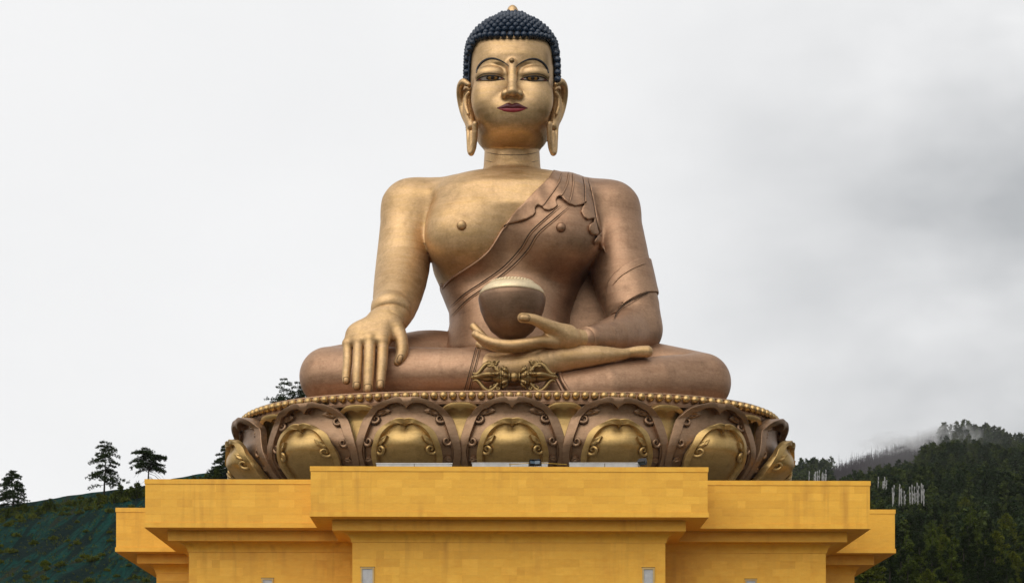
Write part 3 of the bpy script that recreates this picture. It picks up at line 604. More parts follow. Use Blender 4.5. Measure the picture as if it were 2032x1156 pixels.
# walls down to the ground
V, Fc = ring_solid([(3.82,-4.0),(3.82,25.03),(5.0,25.03),(5.0,-4.0)]); mk('wall', V, Fc, STONE, plinth, False, False)
mb = MB(); V = [(x, y, 31.0) for x, y in redent(1.2)]; mb.add(V, [tuple(range(20))]); mb.mk('roof_deck', DECK, plinth, world=False)
# cladding panels: each its own piece, joints recessed
tile_cache = {}
def tile_me(w, h, d):
    k = (round(w, 3), round(h, 3), d)
    if k not in tile_cache:
        mb = MB(); e = .004; x, z = w/2, h/2
        mb.add([(-x,0,-z),(x,0,-z),(x,0,z),(-x,0,z),(-x+e,-d,-z+e),(x-e,-d,-z+e),(x-e,-d,z-e),(-x+e,-d,z-e)], [(4,5,6,7),(0,1,5,4),(1,2,6,5),(2,3,7,6),(3,0,4,7)])
        tile_cache[k] = mb.data('tile', TILEM)
    return tile_cache[k]
jobs = []
def clad(x0, x1, y, z0, z1, nx, nz, holes=(), pri=0):
    w, h = (x1-x0)/nx, (z1-z0)/nz
    for r in range(nz):
        off = w/2 if r % 2 else 0; xs = [x0]
        x = x0+w-off if off else x0+w
        while x < x1-w*.35: xs.append(x); x += w*random.choice((.5, 1, 1, 1, 1.5))
        xs.append(x1)
        for a, b in zip(xs[:-1], xs[1:]):
            zc = z0+(r+.5)*h
            if any(b > hx0 and a < hx1 and zc+h/2 > hz0 and zc-h/2 < hz1 for hx0, hx1, hz0, hz1 in holes): continue
            jobs.append((pri, (a+b)/2, y, zc, b-a-.003, h-.003))
random.seed(3)
def win(xc, y, w, z0, z1):
    fr = MB(); t = .16
    for a, b in (((xc-w/2, z0), (xc-w/2+t, z1)), ((xc+w/2-t, z0), (xc+w/2, z1)), ((xc-w/2+t, z1-t), (xc+w/2-t, z1)), ((xc-w/2+t, z0), (xc+w/2-t, z0+t))):
        fr.box((a[0], y-.16, a[1]), (b[0], y+.1, b[1]))
    fo = fr.mk('window', FRAME, plinth, world=False)
    MB().box((xc-w/2+t-.01, y-.05, z0+t-.01), (xc+w/2-t+.01, y+.02, z1-t+.01)).mk('pane', GLASS, fo, world=False)
    MB().box((xc-w/2-.07, y-.02, z1), (xc+w/2+.07, y+.04, z1+.07)).mk('lintel_gap', SEAM, fo, world=False)
wy1 = -DPT+3.82; zt = lambda py, d: (HY-py)*d/F
W1 = [(-14.35, 1.36), (14.15, 1.25)]
for x, w in W1: win(x, wy1, w, 17.0, zt(1126, 171.6))
wy2 = -H2+3.82
W2 = [(-25.4, 1.25), (25.7, 1.25)]
for x, w in W2: win(x, wy2, w, 15.6, zt(1148, 178.8))
clad(-19.68, 19.68, -DPT, 27.52, 31.48, 24, 5)
for s in (-1, 1):
    a, b = sorted((s*(H1+.02), s*(H2-.02))); clad(a, b, -H2, 27.52, 31.48, 11, 5)
    a, b = sorted((s*(H2+.02), s*(H3-.02))); clad(a, b, -H1, 27.52, 31.48, 4, 5, pri=1)
clad(-H1+3.84, H1-3.84, wy1, 16.0, 25.0, 20, 11, [(x-w/2-.1, x+w/2+.1, 16, zt(1125, 171.6)+.1) for x, w in W1], 2)
for s in (-1, 1):
    a, b = sorted((s*(H1-3.80), s*(H2-3.84))); clad(a, b, wy2, 16.0, 25.0, 11, 11, [(x-w/2-.1, x+w/2+.1, 15, zt(1147, 178.8)+.1) for x, w in W2], 3)
    a, b = sorted((s*(H2-3.80), s*(H3-3.84))); clad(a, b, -H1+3.82, 19.0, 25.0, 4, 7, pri=4)
jobs.sort(key=lambda j: (j[0], -j[3])); rest = MB()
print('tiles', len(jobs))
for k, (p_, x, y, z, w, h) in enumerate(jobs):
    d = random.choice((.004, .006, .008, .010))
    if k < 300: inst('tile', tile_me(w, h, d), plinth, (x, y-.001, z))
    else:
        me = tile_me(w, h, d); rest.add([(v.co.x+x, v.co.y+y-.001, v.co.z+z) for v in me.vertices], [tuple(f.vertices) for f in me.polygons])
tag(rest.mk('tiles', TILEM, plinth, world=False), kind='stuff')
# ---------------------------------------------------------------- lotus throne
lotus = empty('lotus_throne', (-.3, 207, 31), 'bronze and gold double lotus throne with scrolled petals and a row of beads', 'lotus throne')
LC = np.array((-.25, 207.0))
def se(a_, b_, n_=3.0, m=4000):
    t = np.linspace(-math.pi, math.pi, m)-math.pi/2; e = 2/n_
    X = LC[0]+a_*np.sign(np.cos(t))*np.abs(np.cos(t))**e; Y = LC[1]+b_*np.sign(np.sin(t))*np.abs(np.sin(t))**e
    # start at the front centre
    L = np.r_[0, np.cumsum(np.hypot(np.diff(X), np.diff(Y)))]; return X, Y, L-L[m//2]
def along(crv, s):
    X, Y, L = crv; x = np.interp(s, L, X); y = np.interp(s, L, Y); x2 = np.interp(s+.8, L, X); y2 = np.interp(s+.8, L, Y); x1 = np.interp(s-.8, L, X); y1 = np.interp(s-.8, L, Y)
    return x, y, math.atan2(y2-y1, x2-x1)
cb = se(32.0, 23.1)
PS = [(0,.5),(.8,.35),(1.8,.15),(3.2,.5),(4.4,.6),(5.5,.2),(6.6,-.7),(8,-2.4),(10,-5.2),(12,-8),(15,-11)]
psx = np.linspace(0, 15, 301); psy = np.interp(psx, *zip(*PS)); _k = np.hanning(23); _k /= _k.sum(); psy = np.convolve(np.pad(psy, 11, mode='edge'), _k, 'same')[11:-11]
prf = lambda s: np.interp(s, psx, psy)
ZT = 42.35; FD = 183.6
def DB(x, s): return prf(s)-.035*x*x
def DG(x, s): return prf(s)-.035*x*x+.30+1.45*np.exp(-((x/2.7)**4)-((s-5.6)/2.5)**2)-.32*np.exp(-(x/.32)**2-((s-3.2)/.8)**2)+.35+.75*np.exp(-((s-2.2)/.8)**2)
def DK(x, s): return prf(s)-1.3-.03*x*x+.5*np.exp(-(s/1.2)**2)
def place(pts, D, py0=790, off=0.0):
    """outline (dx, dy below the tip) in front-view units -> local x, outward -y, z (petal tip level = 0)"""
    pts = np.asarray(pts, float); dx, dy = pts[:, 0], pts[:, 1]; x = dx*.0545; s = dy*.0545
    for _ in range(12):
        d = FD-D(x, s); x = .5*x+.5*dx*d/F; s = .5*s+.5*(ZT-(HY-py0-dy)*d/F)
    e = .05; gx = (D(x+e, s)-D(x-e, s))/(2*e); gs = (D(x, s+e)-D(x, s-e))/(2*e)
    nrm = np.stack([-gx, -np.ones_like(gx), gs], 1); nrm[:, 0] *= 1; nrm /= np.linalg.norm(nrm, axis=1)[:, None]
    nrm[:, 0] = -gx/np.sqrt(gx**2+1+gs**2); off = np.asarray(off)
    v = np.stack([x, -D(x, s), -s], 1); return v+nrm*(off[:, None] if off.ndim else off)
def sm(pts, n=48):
    return spline(pts, n)
def surf_mesh(name, outl, D, mat, py0=790, nu=13):
    o = sm(outl, 40); u = np.linspace(-1, 1, nu); g = np.stack([np.outer(o[:, 0], u), np.repeat(o[:, 1][:, None], nu, 1)], -1).reshape(-1, 2); g[:nu, 0] = u*1.5
    v = place(g, D, py0); n = len(o); Fc = [(i*nu+j, i*nu+j+1, (i+1)*nu+j+1, (i+1)*nu+j)[::-1] for i in range(n-1) for j in range(nu-1)]
    return meshdata(name, v, Fc, mat, True)
def rim_mesh(name, out, inn, D, mat, th, py0=790, flare=True):
    n = 56; o = sm(out, n); i_ = sm(inn, n)
    # resample the inner outline to sit opposite the outer one
    o = np.vstack([o[::-1]*[-1, 1], o[1:]]); i_ = np.vstack([i_[::-1]*[-1, 1], i_[1:]]); m = len(o)
    sec = [(0, -.3), (.0, th*.92), (.04, th), (.5, th*1.05), (.96, th), (1, th*.92), (1, -.12)]
    V = np.vstack([place(o*(1-t)+i_*t, D, py0, q+(0.6*np.exp(-((o*(1-t)+i_*t)[:, 1]*.0545/1.7)**2) if flare and q > 0 else 0*o[:, 0])) for t, q in sec]); k = len(sec)
    Fc = [(a*m+j, a*m+j+1, (a+1)*m+j+1, (a+1)*m+j) for a in range(k-1) for j in range(m-1)]
    me = meshdata(name, V, Fc, mat, True)
    me.set_sharp_from_angle(angle=math.radians(35))
    return me
def scroll_mesh(name, c, r, D, mat, sgn, th, stem, a0, py0=790, turns=1.2):
    n = 34; t = np.linspace(0, 1, n); rad = r*(1-t*.86); a = a0+t*turns*2*math.pi
    sp = np.stack([c[0]+rad*np.cos(a), c[1]+rad*np.sin(a)], 1); st = spline(list(stem)+[tuple(sp[0])], 14)[:-1] if stem else np.zeros((0, 2))
    p = np.vstack([st, sp]); w = np.r_[np.linspace(.5, 2.6, len(st)), 2.7*(1-t)**.6+1.4]*.0545 if len(st) else (2.7*(1-t)**.6+1.4)*.0545
    p[:, 0] *= sgn; v = place(p, D, py0, th*.55)
    return MB().tube(v, list(w*1.0), 7)
def leaf(D, pts, mat, sgn, th, py0=790):
    p = np.array(pts, float); p[:, 0] *= sgn; m = len(p); c = p.mean(0)
    v = np.vstack([place(p, D, py0, -.05), place(p, D, py0, th), place(c+(p-c)*.55, D, py0, th*1.15), place([c], D, py0, th*.85)])
    mb = MB(); Fc = [(i, (i+1) % m, m+(i+1) % m, m+i) for i in range(m)]+[(m+i, m+(i+1) % m, 2*m+(i+1) % m, 2*m+i) for i in range(m)]+[(2*m+i, 2*m+(i+1) % m, 3*m) for i in range(m)]
    if sgn < 0: Fc = [f[::-1] for f in Fc]
    return mb.add(v, Fc)
BO = [(0,0),(24,.3),(49,7),(69,20),(87,45),(98,74),(103,100),(100,124),(88,160),(68,205),(48,245)]
BI = [(0,20),(5,12.5),(15,8),(31,10),(42,17),(55,22),(66,38),(75,58),(83,80),(89,102),(86,124),(75,160),(56,203),(38,243)]
GO = [(0,39),(20,41),(38,51),(53,67),(63,87),(69,108),(66,130),(56,165),(42,205),(30,235)]
GI = [(0,59),(4,53),(13,50),(26,55),(34,62),(44,75),(52,92),(56,110),(54,132),(47,163),(33,202),(22,232)]
KO = [(0,0),(20,1.5),(36,11),(48,28),(52,60),(46,110),(34,170),(20,230)]
KI = [(0,13),(6,9),(15,8),(28,15),(39,31),(44,62),(38,110),(27,168),(14,228)]
PY = 790
me_petal = surf_mesh('petal', BO, DB, BROWN); me_rim = rim_mesh('petal_rim', BO, BI, DB, BROWN, .55)
me_gold = surf_mesh('inner_petal', GO, DG, OLDG); me_grim = rim_mesh('inner_rim', GO, GI, DG, OLDG, .50)
me_back = surf_mesh('gap_petal', KO, DK, OLDG, 797, 9); me_brim = rim_mesh('gap_rim', KO, KI, DK, OLDG, .26, 797)
L1 = [(33,23),(42,17),(52,18),(60,23),(66,29),(58,33),(49,32),(43,29),(38,28)]
L1b = [(58,24),(66,22),(73,30),(76,42),(71,38),(66,33)]
L2 = [(33,74),(41,76),(49,80),(57,82),(60,89),(53,91),(45,90),(38,84)]
scr, lvs = {}, {}
for sg in (-1, 1):
    s1 = scroll_mesh('', (64,40), 11, DB, BROWN, sg, .42, [(88,98),(82,72),(77,52)], -.35).data('scroll', BROWN, True)
    s2 = scroll_mesh('', (78,84), 9, DB, BROWN, sg, .42, [(87,126),(88,108)], -.1).data('scroll', BROWN, True)
    s3 = scroll_mesh('', (48,99), 10.5, DG, OLDG, sg, .40, [(58,150),(60,125),(59,110)], .0).data('scroll', OLDG, True)
    l1 = leaf(DB, L1, BROWN, sg, .34).data('leaf', BROWN, False); l3 = leaf(DB, [(70,118),(76,113),(83,113),(86,120),(80,124)], BROWN, sg, .32).data('leaf', BROWN)
    l2 = leaf(DG, L2, OLDG, sg, .32).data('leaf', OLDG, False)
    scr[sg] = (s1, s2, s3); lvs[sg] = (l1, l3, l2)
cp = se(31.9, 23.4)
def put(me, name, root, o=(0, 0, 0)): c = bpy.data.objects.new(name, me); COL.objects.link(c); c.parent = root; c.location = o; return c
def place_petal(s, gap):
    x, y, ang = along(cp, s); o = bpy.data.objects.new('gap_petal' if gap else 'petal', me_back if gap else me_petal); COL.objects.link(o); o.parent = lotus
    o.location = Vector((x, y, ZT))-Vector(wloc(lotus)); o.rotation_euler = (random.uniform(-.012, .012), random.uniform(-.012, .012), ang+random.uniform(-.01, .01)); o.scale = (random.uniform(.985, 1.01),)*3
    if gap: put(me_brim, 'rim', o); return
    put(me_rim, 'rim', o)
    for sg in (-1, 1):
        for k in (0, 1): put(scr[sg][k], 'scroll', o)
        for k in (0, 1): put(lvs[sg][k], 'leaf', o)
    g = bpy.data.objects.new('inner_petal', me_gold); COL.objects.link(g); g.parent = lotus; g.location = o.location; g.rotation_euler = o.rotation_euler; g.scale = o.scale
    put(me_grim, 'rim', g)
    for sg in (-1, 1): put(scr[sg][2], 'scroll', g); put(lvs[sg][2], 'leaf', g)
SP = 11.35
for k in range(-5, 6):
    place_petal(k*SP, False)
    if k < 5: place_petal((k+.5)*SP, True)
# solid core, seat band and beads
def sring(ins, z, m=160):
    X, Y, L = se(31.9-ins, 23.0-ins); s = np.linspace(L[0], L[-1], m, endpoint=False); return [(np.interp(q, L, X), np.interp(q, L, Y), z) for q in s]
def sstack(name, st, mat, smooth=False, m=160):
    V = []
    for i, z in st: V += sring(i, z, m)
    Fc = [(k*m+j, k*m+(j+1) % m, (k+1)*m+(j+1) % m, (k+1)*m+j) for k in range(len(st)-1) for j in range(m)]+[tuple((len(st)-1)*m+j for j in range(m)), tuple(reversed(range(m)))]
    return mk(name, V, Fc, mat, lotus, smooth)
sstack('lotus_core', [(14,30.6),(9,33),(5,35),(3,37),(2.3,39),(1.6,41.5),(1.2,42.0)], BROWN, True)
sstack('seat_band', [(.9,41.9),(.28,42.05),(.22,42.3),(.22,43.28),(.12,43.32),(.12,43.46),(.5,43.5)], COPPER)
bme = MB().lathe([(.455*math.sin(t)+.001, -.455*math.cos(t)) for t in np.linspace(0, math.pi, 11)], 16).data('bead', BEADM, True)
L = cb[2]; n = int((L[-1]-L[0])/1.03)
for k in range(n):
    s = L[0]+(k+.5)*(L[-1]-L[0])/n; x, y, a = along(cb, s)
    if y > 209: continue
    inst('bead', bme, lotus, Vector((x, y, 42.88))-Vector(wloc(lotus)), (0, 0, a))
lbl = MB().lathe([(.42,-.02),(.46,-.02),(.46,.03),(.42,.03)], 12)
# ---------------------------------------------------------------- vajra
VJ = metal('vajra_bronze', (.33, .22, .085), (.25, .16, .06), (.40, .27, .12), .3, .45)
vc = P(1020.5, 748, 185.6); u = .0554
vajra = empty('vajra', (vc[0], vc[1], vc[2]-2.6), 'ornate double-ended bronze vajra lying before the crossed legs', 'vajra')
def vl(prof, name, n=20): MB().lathe([(r*u, x*u) for x, r in prof][::1], n, tuple(vc), 'x').mk(name, VJ, vajra, True)
vl([(-9,6),(-7,9.2),(-3,11),(0,11.4),(3,11),(7,9.2),(9,6)], 'grip_ball', 28)
for s in (-1, 1):
    def X(x): return s*x
    def pr(L_): return [(X(x), r) for x, r in L_] if s > 0 else [(X(x), r) for x, r in L_][::-1]
    vl(pr([(8.6,9),(9,11.3),(11,11.3),(11.6,9)]), 'collar'); vl(pr([(11,7),(13,10),(17,14),(22,17.5),(25,18),(25.5,15)]), 'lotus_cup')
    vl(pr([(25.2,16.5),(26,18.6),(28,18.6),(29,16)]), 'bead_ring'); vl(pr([(28,15),(33,13),(40,10),(44,8)]), 'hub')
    vl(pr([(40,5),(48,8),(56,9),(64,6.5),(72,4),(78,5),(82,3.8),(88,.4)]), 'central_prong')
    for k in range(8):
        a = 2*math.pi*k/8; ca, sa = math.cos(a), math.sin(a)
        pts = [vc+np.array((s*x*u, -ca*r*u, sa*r*u)) for x, r in ((12,8),(15,13),(19,17.6),(23,19.4),(22,22),(20,20.5))]
        MB().tube(pts, [.08,.22,.27,.2,.14,.05], 7).mk('cup_petal', VJ, vajra, True)
    for k in range(22):
        a = 2*math.pi*k/22; c = vc+np.array((s*27*u, -math.cos(a)*19*u, math.sin(a)*19*u)); MB().lathe([(.02,-.07),(.08,0),(.02,.07)], 6, tuple(c)).mk('ring_bead', VJ, vajra, True)
    for k, (ay, az) in enumerate(((0, 1), (0, -1), (-1, .12), (1, 0))):
        def W(x, r, w=0): return vc+np.array((s*x*u, ay*r*u+(w*u if az else 0), az*r*u))
        big = 1 if az in (1, -1) else .62
        line = [W(30,10*big),(W(36,17*big)),(W(43,24*big)),(W(51,27*big)),(W(60,22*big)),(W(67,13*big)),(W(73,7*big)),(W(79,6.5*big)),(W(82,9.5*big))]
        pr_ = MB().tube(spline(line, 40), list(np.interp(np.linspace(0, 1, 40), [0,.2,.5,.8,1], [.26,.24,.27,.2,.05])), 8).mk('outer_prong', VJ, vajra, True)
        # curled mane and jaws of the sea-beast head each prong springs from
        random.seed(k*7+2)
        for j in range(9 if az in (1, -1) else 5):
            x0, r0 = 31+random.random()*20, (16+random.random()*13)*big; th0 = random.random()*6; w = random.uniform(-3, 1)
            sp = [W(x0+(3.9-3.6*t)*math.cos(th0+t*7), r0+(3.9-3.6*t)*math.sin(th0+t*7), w) for t in np.linspace(0, 1, 16)]
            MB().tube(sp, list(np.linspace(.13, .07, 16)), 6).mk('mane_curl', VJ, pr_, True)
        MB().tube([W(33,24*big), W(35,29*big), W(33,32*big), W(30,31*big), W(31,28.5*big)], [.13,.2,.18,.13,.05], 7).mk('mane_curl', VJ, pr_, True)
        MB().tube([W(38,26*big), W(40,31*big), W(43,32*big), W(44,29*big)], [.13,.18,.14,.05], 7).mk('mane_curl', VJ, pr_, True)
        MB().tube([W(48,27*big), W(56,28*big), W(62,25*big), W(67,19*big)], [.05,.13,.1,.03], 6).mk('fin', VJ, pr_, True)
# ---------------------------------------------------------------- things on the deck behind the front parapet
SHEET = plain('grey_sheet', (.46,.46,.45), .35, .3, .35, .8); LAMPM = plain('lamp_black', (.012,.014,.018), .4); LENS = plain('lamp_lens', (.06,.10,.14), .12)
lab = ['long grey metal sheet on the deck left of centre, behind the front parapet', 'grey metal sheet on the deck at the centre, behind the two black floodlights', 'grey metal sheet on the deck right of centre, below a single tilted floodlight']
for k, (a, b) in enumerate(((747, 897), (937, 1087), (1130, 1270))):
    d = 171.8; x0, x1 = (a-CX)*d/F, (b-CX)*d/F; t = empty('roof_light_box', ((x0+x1)/2, d, 31.02), lab[k], 'metal box')
    zt_ = (HY-918.5-.8*(k == 0))*d/F
    mb = MB(); mb.box((x0, d, 31.02), (x1, d+.9, zt_)); mb.mk('box_side', SHEET, t)
    mb = MB(); mb.box((x0-.06, d-.06, zt_), (x1+.06, d+.96, zt_+.07)); mb.mk('box_lid', plain('lid_pale', (.62,.62,.60), .35, .2), t)
    MB().box(((x0+x1)/2-.03, d-.03, 31.05), ((x0+x1)/2+.03, d-.002, zt_-.01)).mk('joint_strip', SEAM, t)
def flood(px, py, tilt, label, s=1.0, rz=0):
    d = 170.6; b = P(px, py, d); zb = 31.02; t = empty('floodlight', (b[0], d, zb), label, 'floodlight')
    c = Vector((b[0], d, b[2])); mb = MB(); w, h, e = .46*s, .34*s, .28*s
    from mathutils import Matrix
    M = Matrix.Translation(c) @ Matrix.Rotation(rz, 4, 'Z') @ Matrix.Rotation(tilt, 4, 'X')
    def bx(a, b_, nm, mt, par):
        m = MB().box(a, b_); m.v = [tuple(M @ Vector(v)) for v in m.v]; return m.mk(nm, mt, par)
    bd = bx((-w, -e, -h), (w, e, h), 'housing', LAMPM, t); bx((-w*.86, -e-.02, -h*.82), (w*.86, -e-.003, h*.82), 'lens', LENS, t)
    bx((-w*1.08, -e*1.9, h*1.01), (w*1.08, e*.2, h*1.12), 'visor', LAMPM, t)
    for k in range(5): bx((-w*.9+k*w*.42, e+.003, -h*.8), (-w*.9+k*w*.42+.05, e+.13, h*.8), 'cooling_fin', LAMPM, bd)
    m = MB().tube([c+Vector((-w-.06, 0, 0)), c+Vector((-w-.06, 0, -h*1.8)), c+Vector((w+.06, 0, -h*1.8)), c+Vector((w+.06, 0, 0))], .04, 6); m.mk('bracket', LAMPM, t)
    MB().tube([Vector((c.x, c.y, zb)), c+Vector((0, 0, -h*1.75))], .06, 8).mk('post', LAMPM, t)
flood(1056, 918.5, -.5, 'left one of the two small black floodlights at the centre of the parapet', .62, .3)
flood(1067, 918, -.3, 'right one of the two small black floodlights at the centre of the parapet', .66, -.3)
flood(1275, 915.5, .75, 'single black floodlight tilted skyward near the right end of the front parapet', .8, -.5)
for nm, a, lb in (('rope', (1072,1125), 'thin yellow rope drooping right of the twin floodlights'), ('rope', (1010,1052), 'thin yellow rope drooping left of the twin floodlights')):
    pts = [P(a[0]+(a[1]-a[0])*t, 921-3*abs(t-(0 if a[0] > 1060 else 1))*-1-3.2, 170.9) for t in np.linspace(0, 1, 14)]
    tag(MB().tube(pts, .035, 5).mk(nm, plain('rope_yellow', (.45,.28,.03), .8), None), lb, 'rope')
# ---------------------------------------------------------------- terrain
def ip(x, pts): return np.interp(x, [p[0] for p in pts], [p[1] for p in pts])
LR = [(-1400,1200),(-700,1085),(-200,1030),(0,1004),(60,997),(120,986),(200,974),(280,964),(350,948),(420,934),(470,924),(540,872),(600,835),(800,850),(1016,930),(1250,1040),(1450,1250)]
RR = [(900,1300),(1150,1100),(1400,985),(1560,952),(1600,940),(1650,930),(1700,917),(1750,903),(1800,890),(1850,876),(1890,872),(1950,874),(2000,887),(2060,902),(2250,940),(2600,1010),(3300,1120)]
def nz(x, y, s, o=0): return mnoise.noise(Vector((x*s, y*s, o)))
R0L, R1L, R0R, R1R = 262., 430., 300., 1180.
def left_z(a, r):
    yr = ip(a, LR); u = (r-R0L)/(R1L-R0L)
    if u <= 1:
        u_ = max(u, -.25); q_ = (u_*5.0) % 1; bench = .030*(q_-1/(1+math.exp(-(q_-.5)*14)))
        y = 1420+(yr-1420)*(max(u_, 0)**.72 if u_ > 0 else 0)+(-u_*600 if u_ < 0 else 0)
        z = (HY-y)*r/F+bench*55*(1 if .05 < u_ < .95 else 0)
    else: z = (HY-yr)*R1L/F-(r-R1L)*.35
    x = (a-CX)*r/F; z += nz(x, r, .05)*1.2*min(1, max(0, u*3))*(1 if u < .97 else .25)+nz(x, r, .2, 3)*.35
    return max(z, -2.2)
def right_z(a, r):
    yr = ip(a, RR); u = (r-R0R)/(R1R-R0R)
    if u <= 1:
        u_ = max(u, -.2); y = 1300+(yr-1300)*(u_**.55 if u_ > 0 else 0)+(-u_*900 if u_ < 0 else 0); z = (HY-y)*r/F
    else: z = (HY-yr)*R1R/F-(r-R1R)*.25
    x = (a-CX)*r/F; z += nz(x, r, .012)*9*min(1, max(0, u*3))*(1 if u < .9 else .4)
    return max(z, -2.2)
def terrain(name, fz, a0, a1, na, r0, r1, nr, mat):
    A = np.linspace(a0, a1, na); Rr = r0*(r1/r0)**np.linspace(0, 1, nr); V = [((a-CX)*r/F, r, fz(a, r)) for r in Rr for a in A]
    Fc = [(i*na+j, i*na+j+1, (i+1)*na+j+1, (i+1)*na+j) for i in range(nr-1) for j in range(na-1)]
    o = mk(name, V, Fc, mat, None, True); return tag(o, kind='structure')
def netmat():
    m, nt, b = newmat('green_erosion_netting'); N = nt.nodes; L = nt.links
    tc = N.new('ShaderNodeTexCoord'); mp = N.new('ShaderNodeMapping'); mp.inputs['Rotation'].default_value = (0, math.radians(38), 0); mp.inputs['Scale'].default_value = (.28, .02, .05); L.new(tc.outputs['Object'], mp.inputs[0])
    n = N.new('ShaderNodeTexNoise'); n.inputs['Scale'].default_value = 1; n.inputs['Detail'].default_value = 3; n.inputs['Distortion'].default_value = .6; L.new(mp.outputs[0], n.inputs[0])
    cr = N.new('ShaderNodeValToRGB'); e = cr.color_ramp.elements; cr.color_ramp.interpolation = 'LINEAR'
    e[0].position = .36; e[0].color = (.0022,.011,.011,1); e[1].position = .64; e[1].color = (.020,.024,.014,1)
    for p, c in ((.44,(.0028,.014,.012,1)),(.49,(.004,.044,.036,1)),(.53,(.003,.017,.015,1)),(.58,(.006,.04,.032,1)),(.60,(.012,.018,.012,1))): x = e.new(p); x.color = c
    L.new(n.outputs[0], cr.inputs[0])
    c = mixc(nt, cr.outputs[0], (.024,.028,.014), noi(nt, .35, 6, .7, lo=.6, hi=.78)); c = mixc(nt, c, (.010,.017,.009), noi(nt, 1.6, 4, .7, lo=.52, hi=.8))
    c = mixc(nt, c, (.045,.048,.024), noi(nt, 2.6, 4, .8, lo=.58, hi=.70)); c = mixc(nt, c, (.0015,.004,.004), noi(nt, 1.4, 5, .8, lo=.52, hi=.72)); c = mixc(nt, c, (.07,.07,.055), noi(nt, 1.1, 3, .8, lo=.72, hi=.76))
    L.new(c, b.inputs['Base Color']); b.inputs['Roughness'].default_value = .9; b.inputs['Specular IOR Level'].default_value = .04; bump(nt, b, noi(nt, .8, 5, .7), .8, .4); return m
def flr(name, c1, c2, sc=.3):
    m, nt, b = newmat(name); nt.links.new(mixc(nt, c1, c2, noi(nt, sc, 5, .65)), b.inputs['Base Color']); b.inputs['Roughness'].default_value = .95; b.inputs['Specular IOR Level'].default_value = .1; return m
terrain('netted_slope', left_z, -1400, 1450, 300, 240, 620, 110, netmat())
terrain('forest_floor', right_z, 900, 3300, 150, 270, 2200, 110, flr('forest_floor_soil', (.010,.016,.006), (.022,.026,.010), .08))
gm = flr('valley_ground', (.022,.028,.014), (.04,.038,.022), .05)
tag(mk('ground', [(-9000,-9000,-3.0),(9000,-9000,-3.0),(9000,9000,-3.0),(-9000,9000,-3.0)], [(0,1,2,3)], gm), kind='structure')
pm = plain('plaza_paving', (.11,.10,.085), .8, 0, .3, .3)
tag(MB().box((-75,60,-2.98),(75,290,-2.0)).mk('plaza', pm), kind='structure')
# ---------------------------------------------------------------- trees
def folmat(name, c1, c2, c3):
    m, nt, b = newmat(name); N = nt.nodes; L = nt.links; oi = N.new('ShaderNodeObjectInfo'); ge = N.new('ShaderNodeNewGeometry')
    c = mixc(nt, c1, c2, oi.outputs['Random']); c = mixc(nt, c, c3, rng(nt, ge.outputs['Random Per Island'], 0, .75))
    L.new(c, b.inputs['Base Color']); b.inputs['Roughness'].default_value = .75; b.inputs['Specular IOR Level'].default_value = .08; return m
FOL = folmat('pine_needles', (.013,.025,.004), (.036,.052,.006), (.075,.095,.012))
FOLD = folmat('dark_needles', (.004,.010,.003), (.008,.017,.004), (.024,.036,.008))
FOLY = folmat('yellowish_needles', (.036,.050,.004), (.066,.074,.006), (.105,.118,.014))
FOLH = folmat('ridge_pine_needles', (.010,.022,.006), (.014,.028,.007), (.042,.060,.018))
BARK = plain('bark', (.030,.022,.016), .9, 0, .4, 1.5); DEADM = plain('dead_grey_wood', (.045,.038,.044), .9, 0, .3, 1)
def needles(cs, ds, n, ln, wd, rs, up=.25):
    """n needle sprays (slim triangles) at each clump centre cs, leaning along ds"""
    K = len(cs); c = np.repeat(cs, n, 0); d = np.repeat(ds, n, 0)+rs.normal(0, .75, (K*n, 3)); d[:, 2] += up; d /= np.linalg.norm(d, axis=1)[:, None]
    r = rs.normal(0, 1, (K*n, 3)); s = np.cross(d, r); s /= np.linalg.norm(s, axis=1)[:, None]+1e-6
    l = ln*rs.uniform(.6, 1.25, (K*n, 1)); w = wd*rs.uniform(.6, 1.2, (K*n, 1)); c = c+rs.normal(0, ln*.28, (K*n, 3))
    return np.stack([c-s*w, c+s*w, c+d*l], 1).reshape(-1, 3)
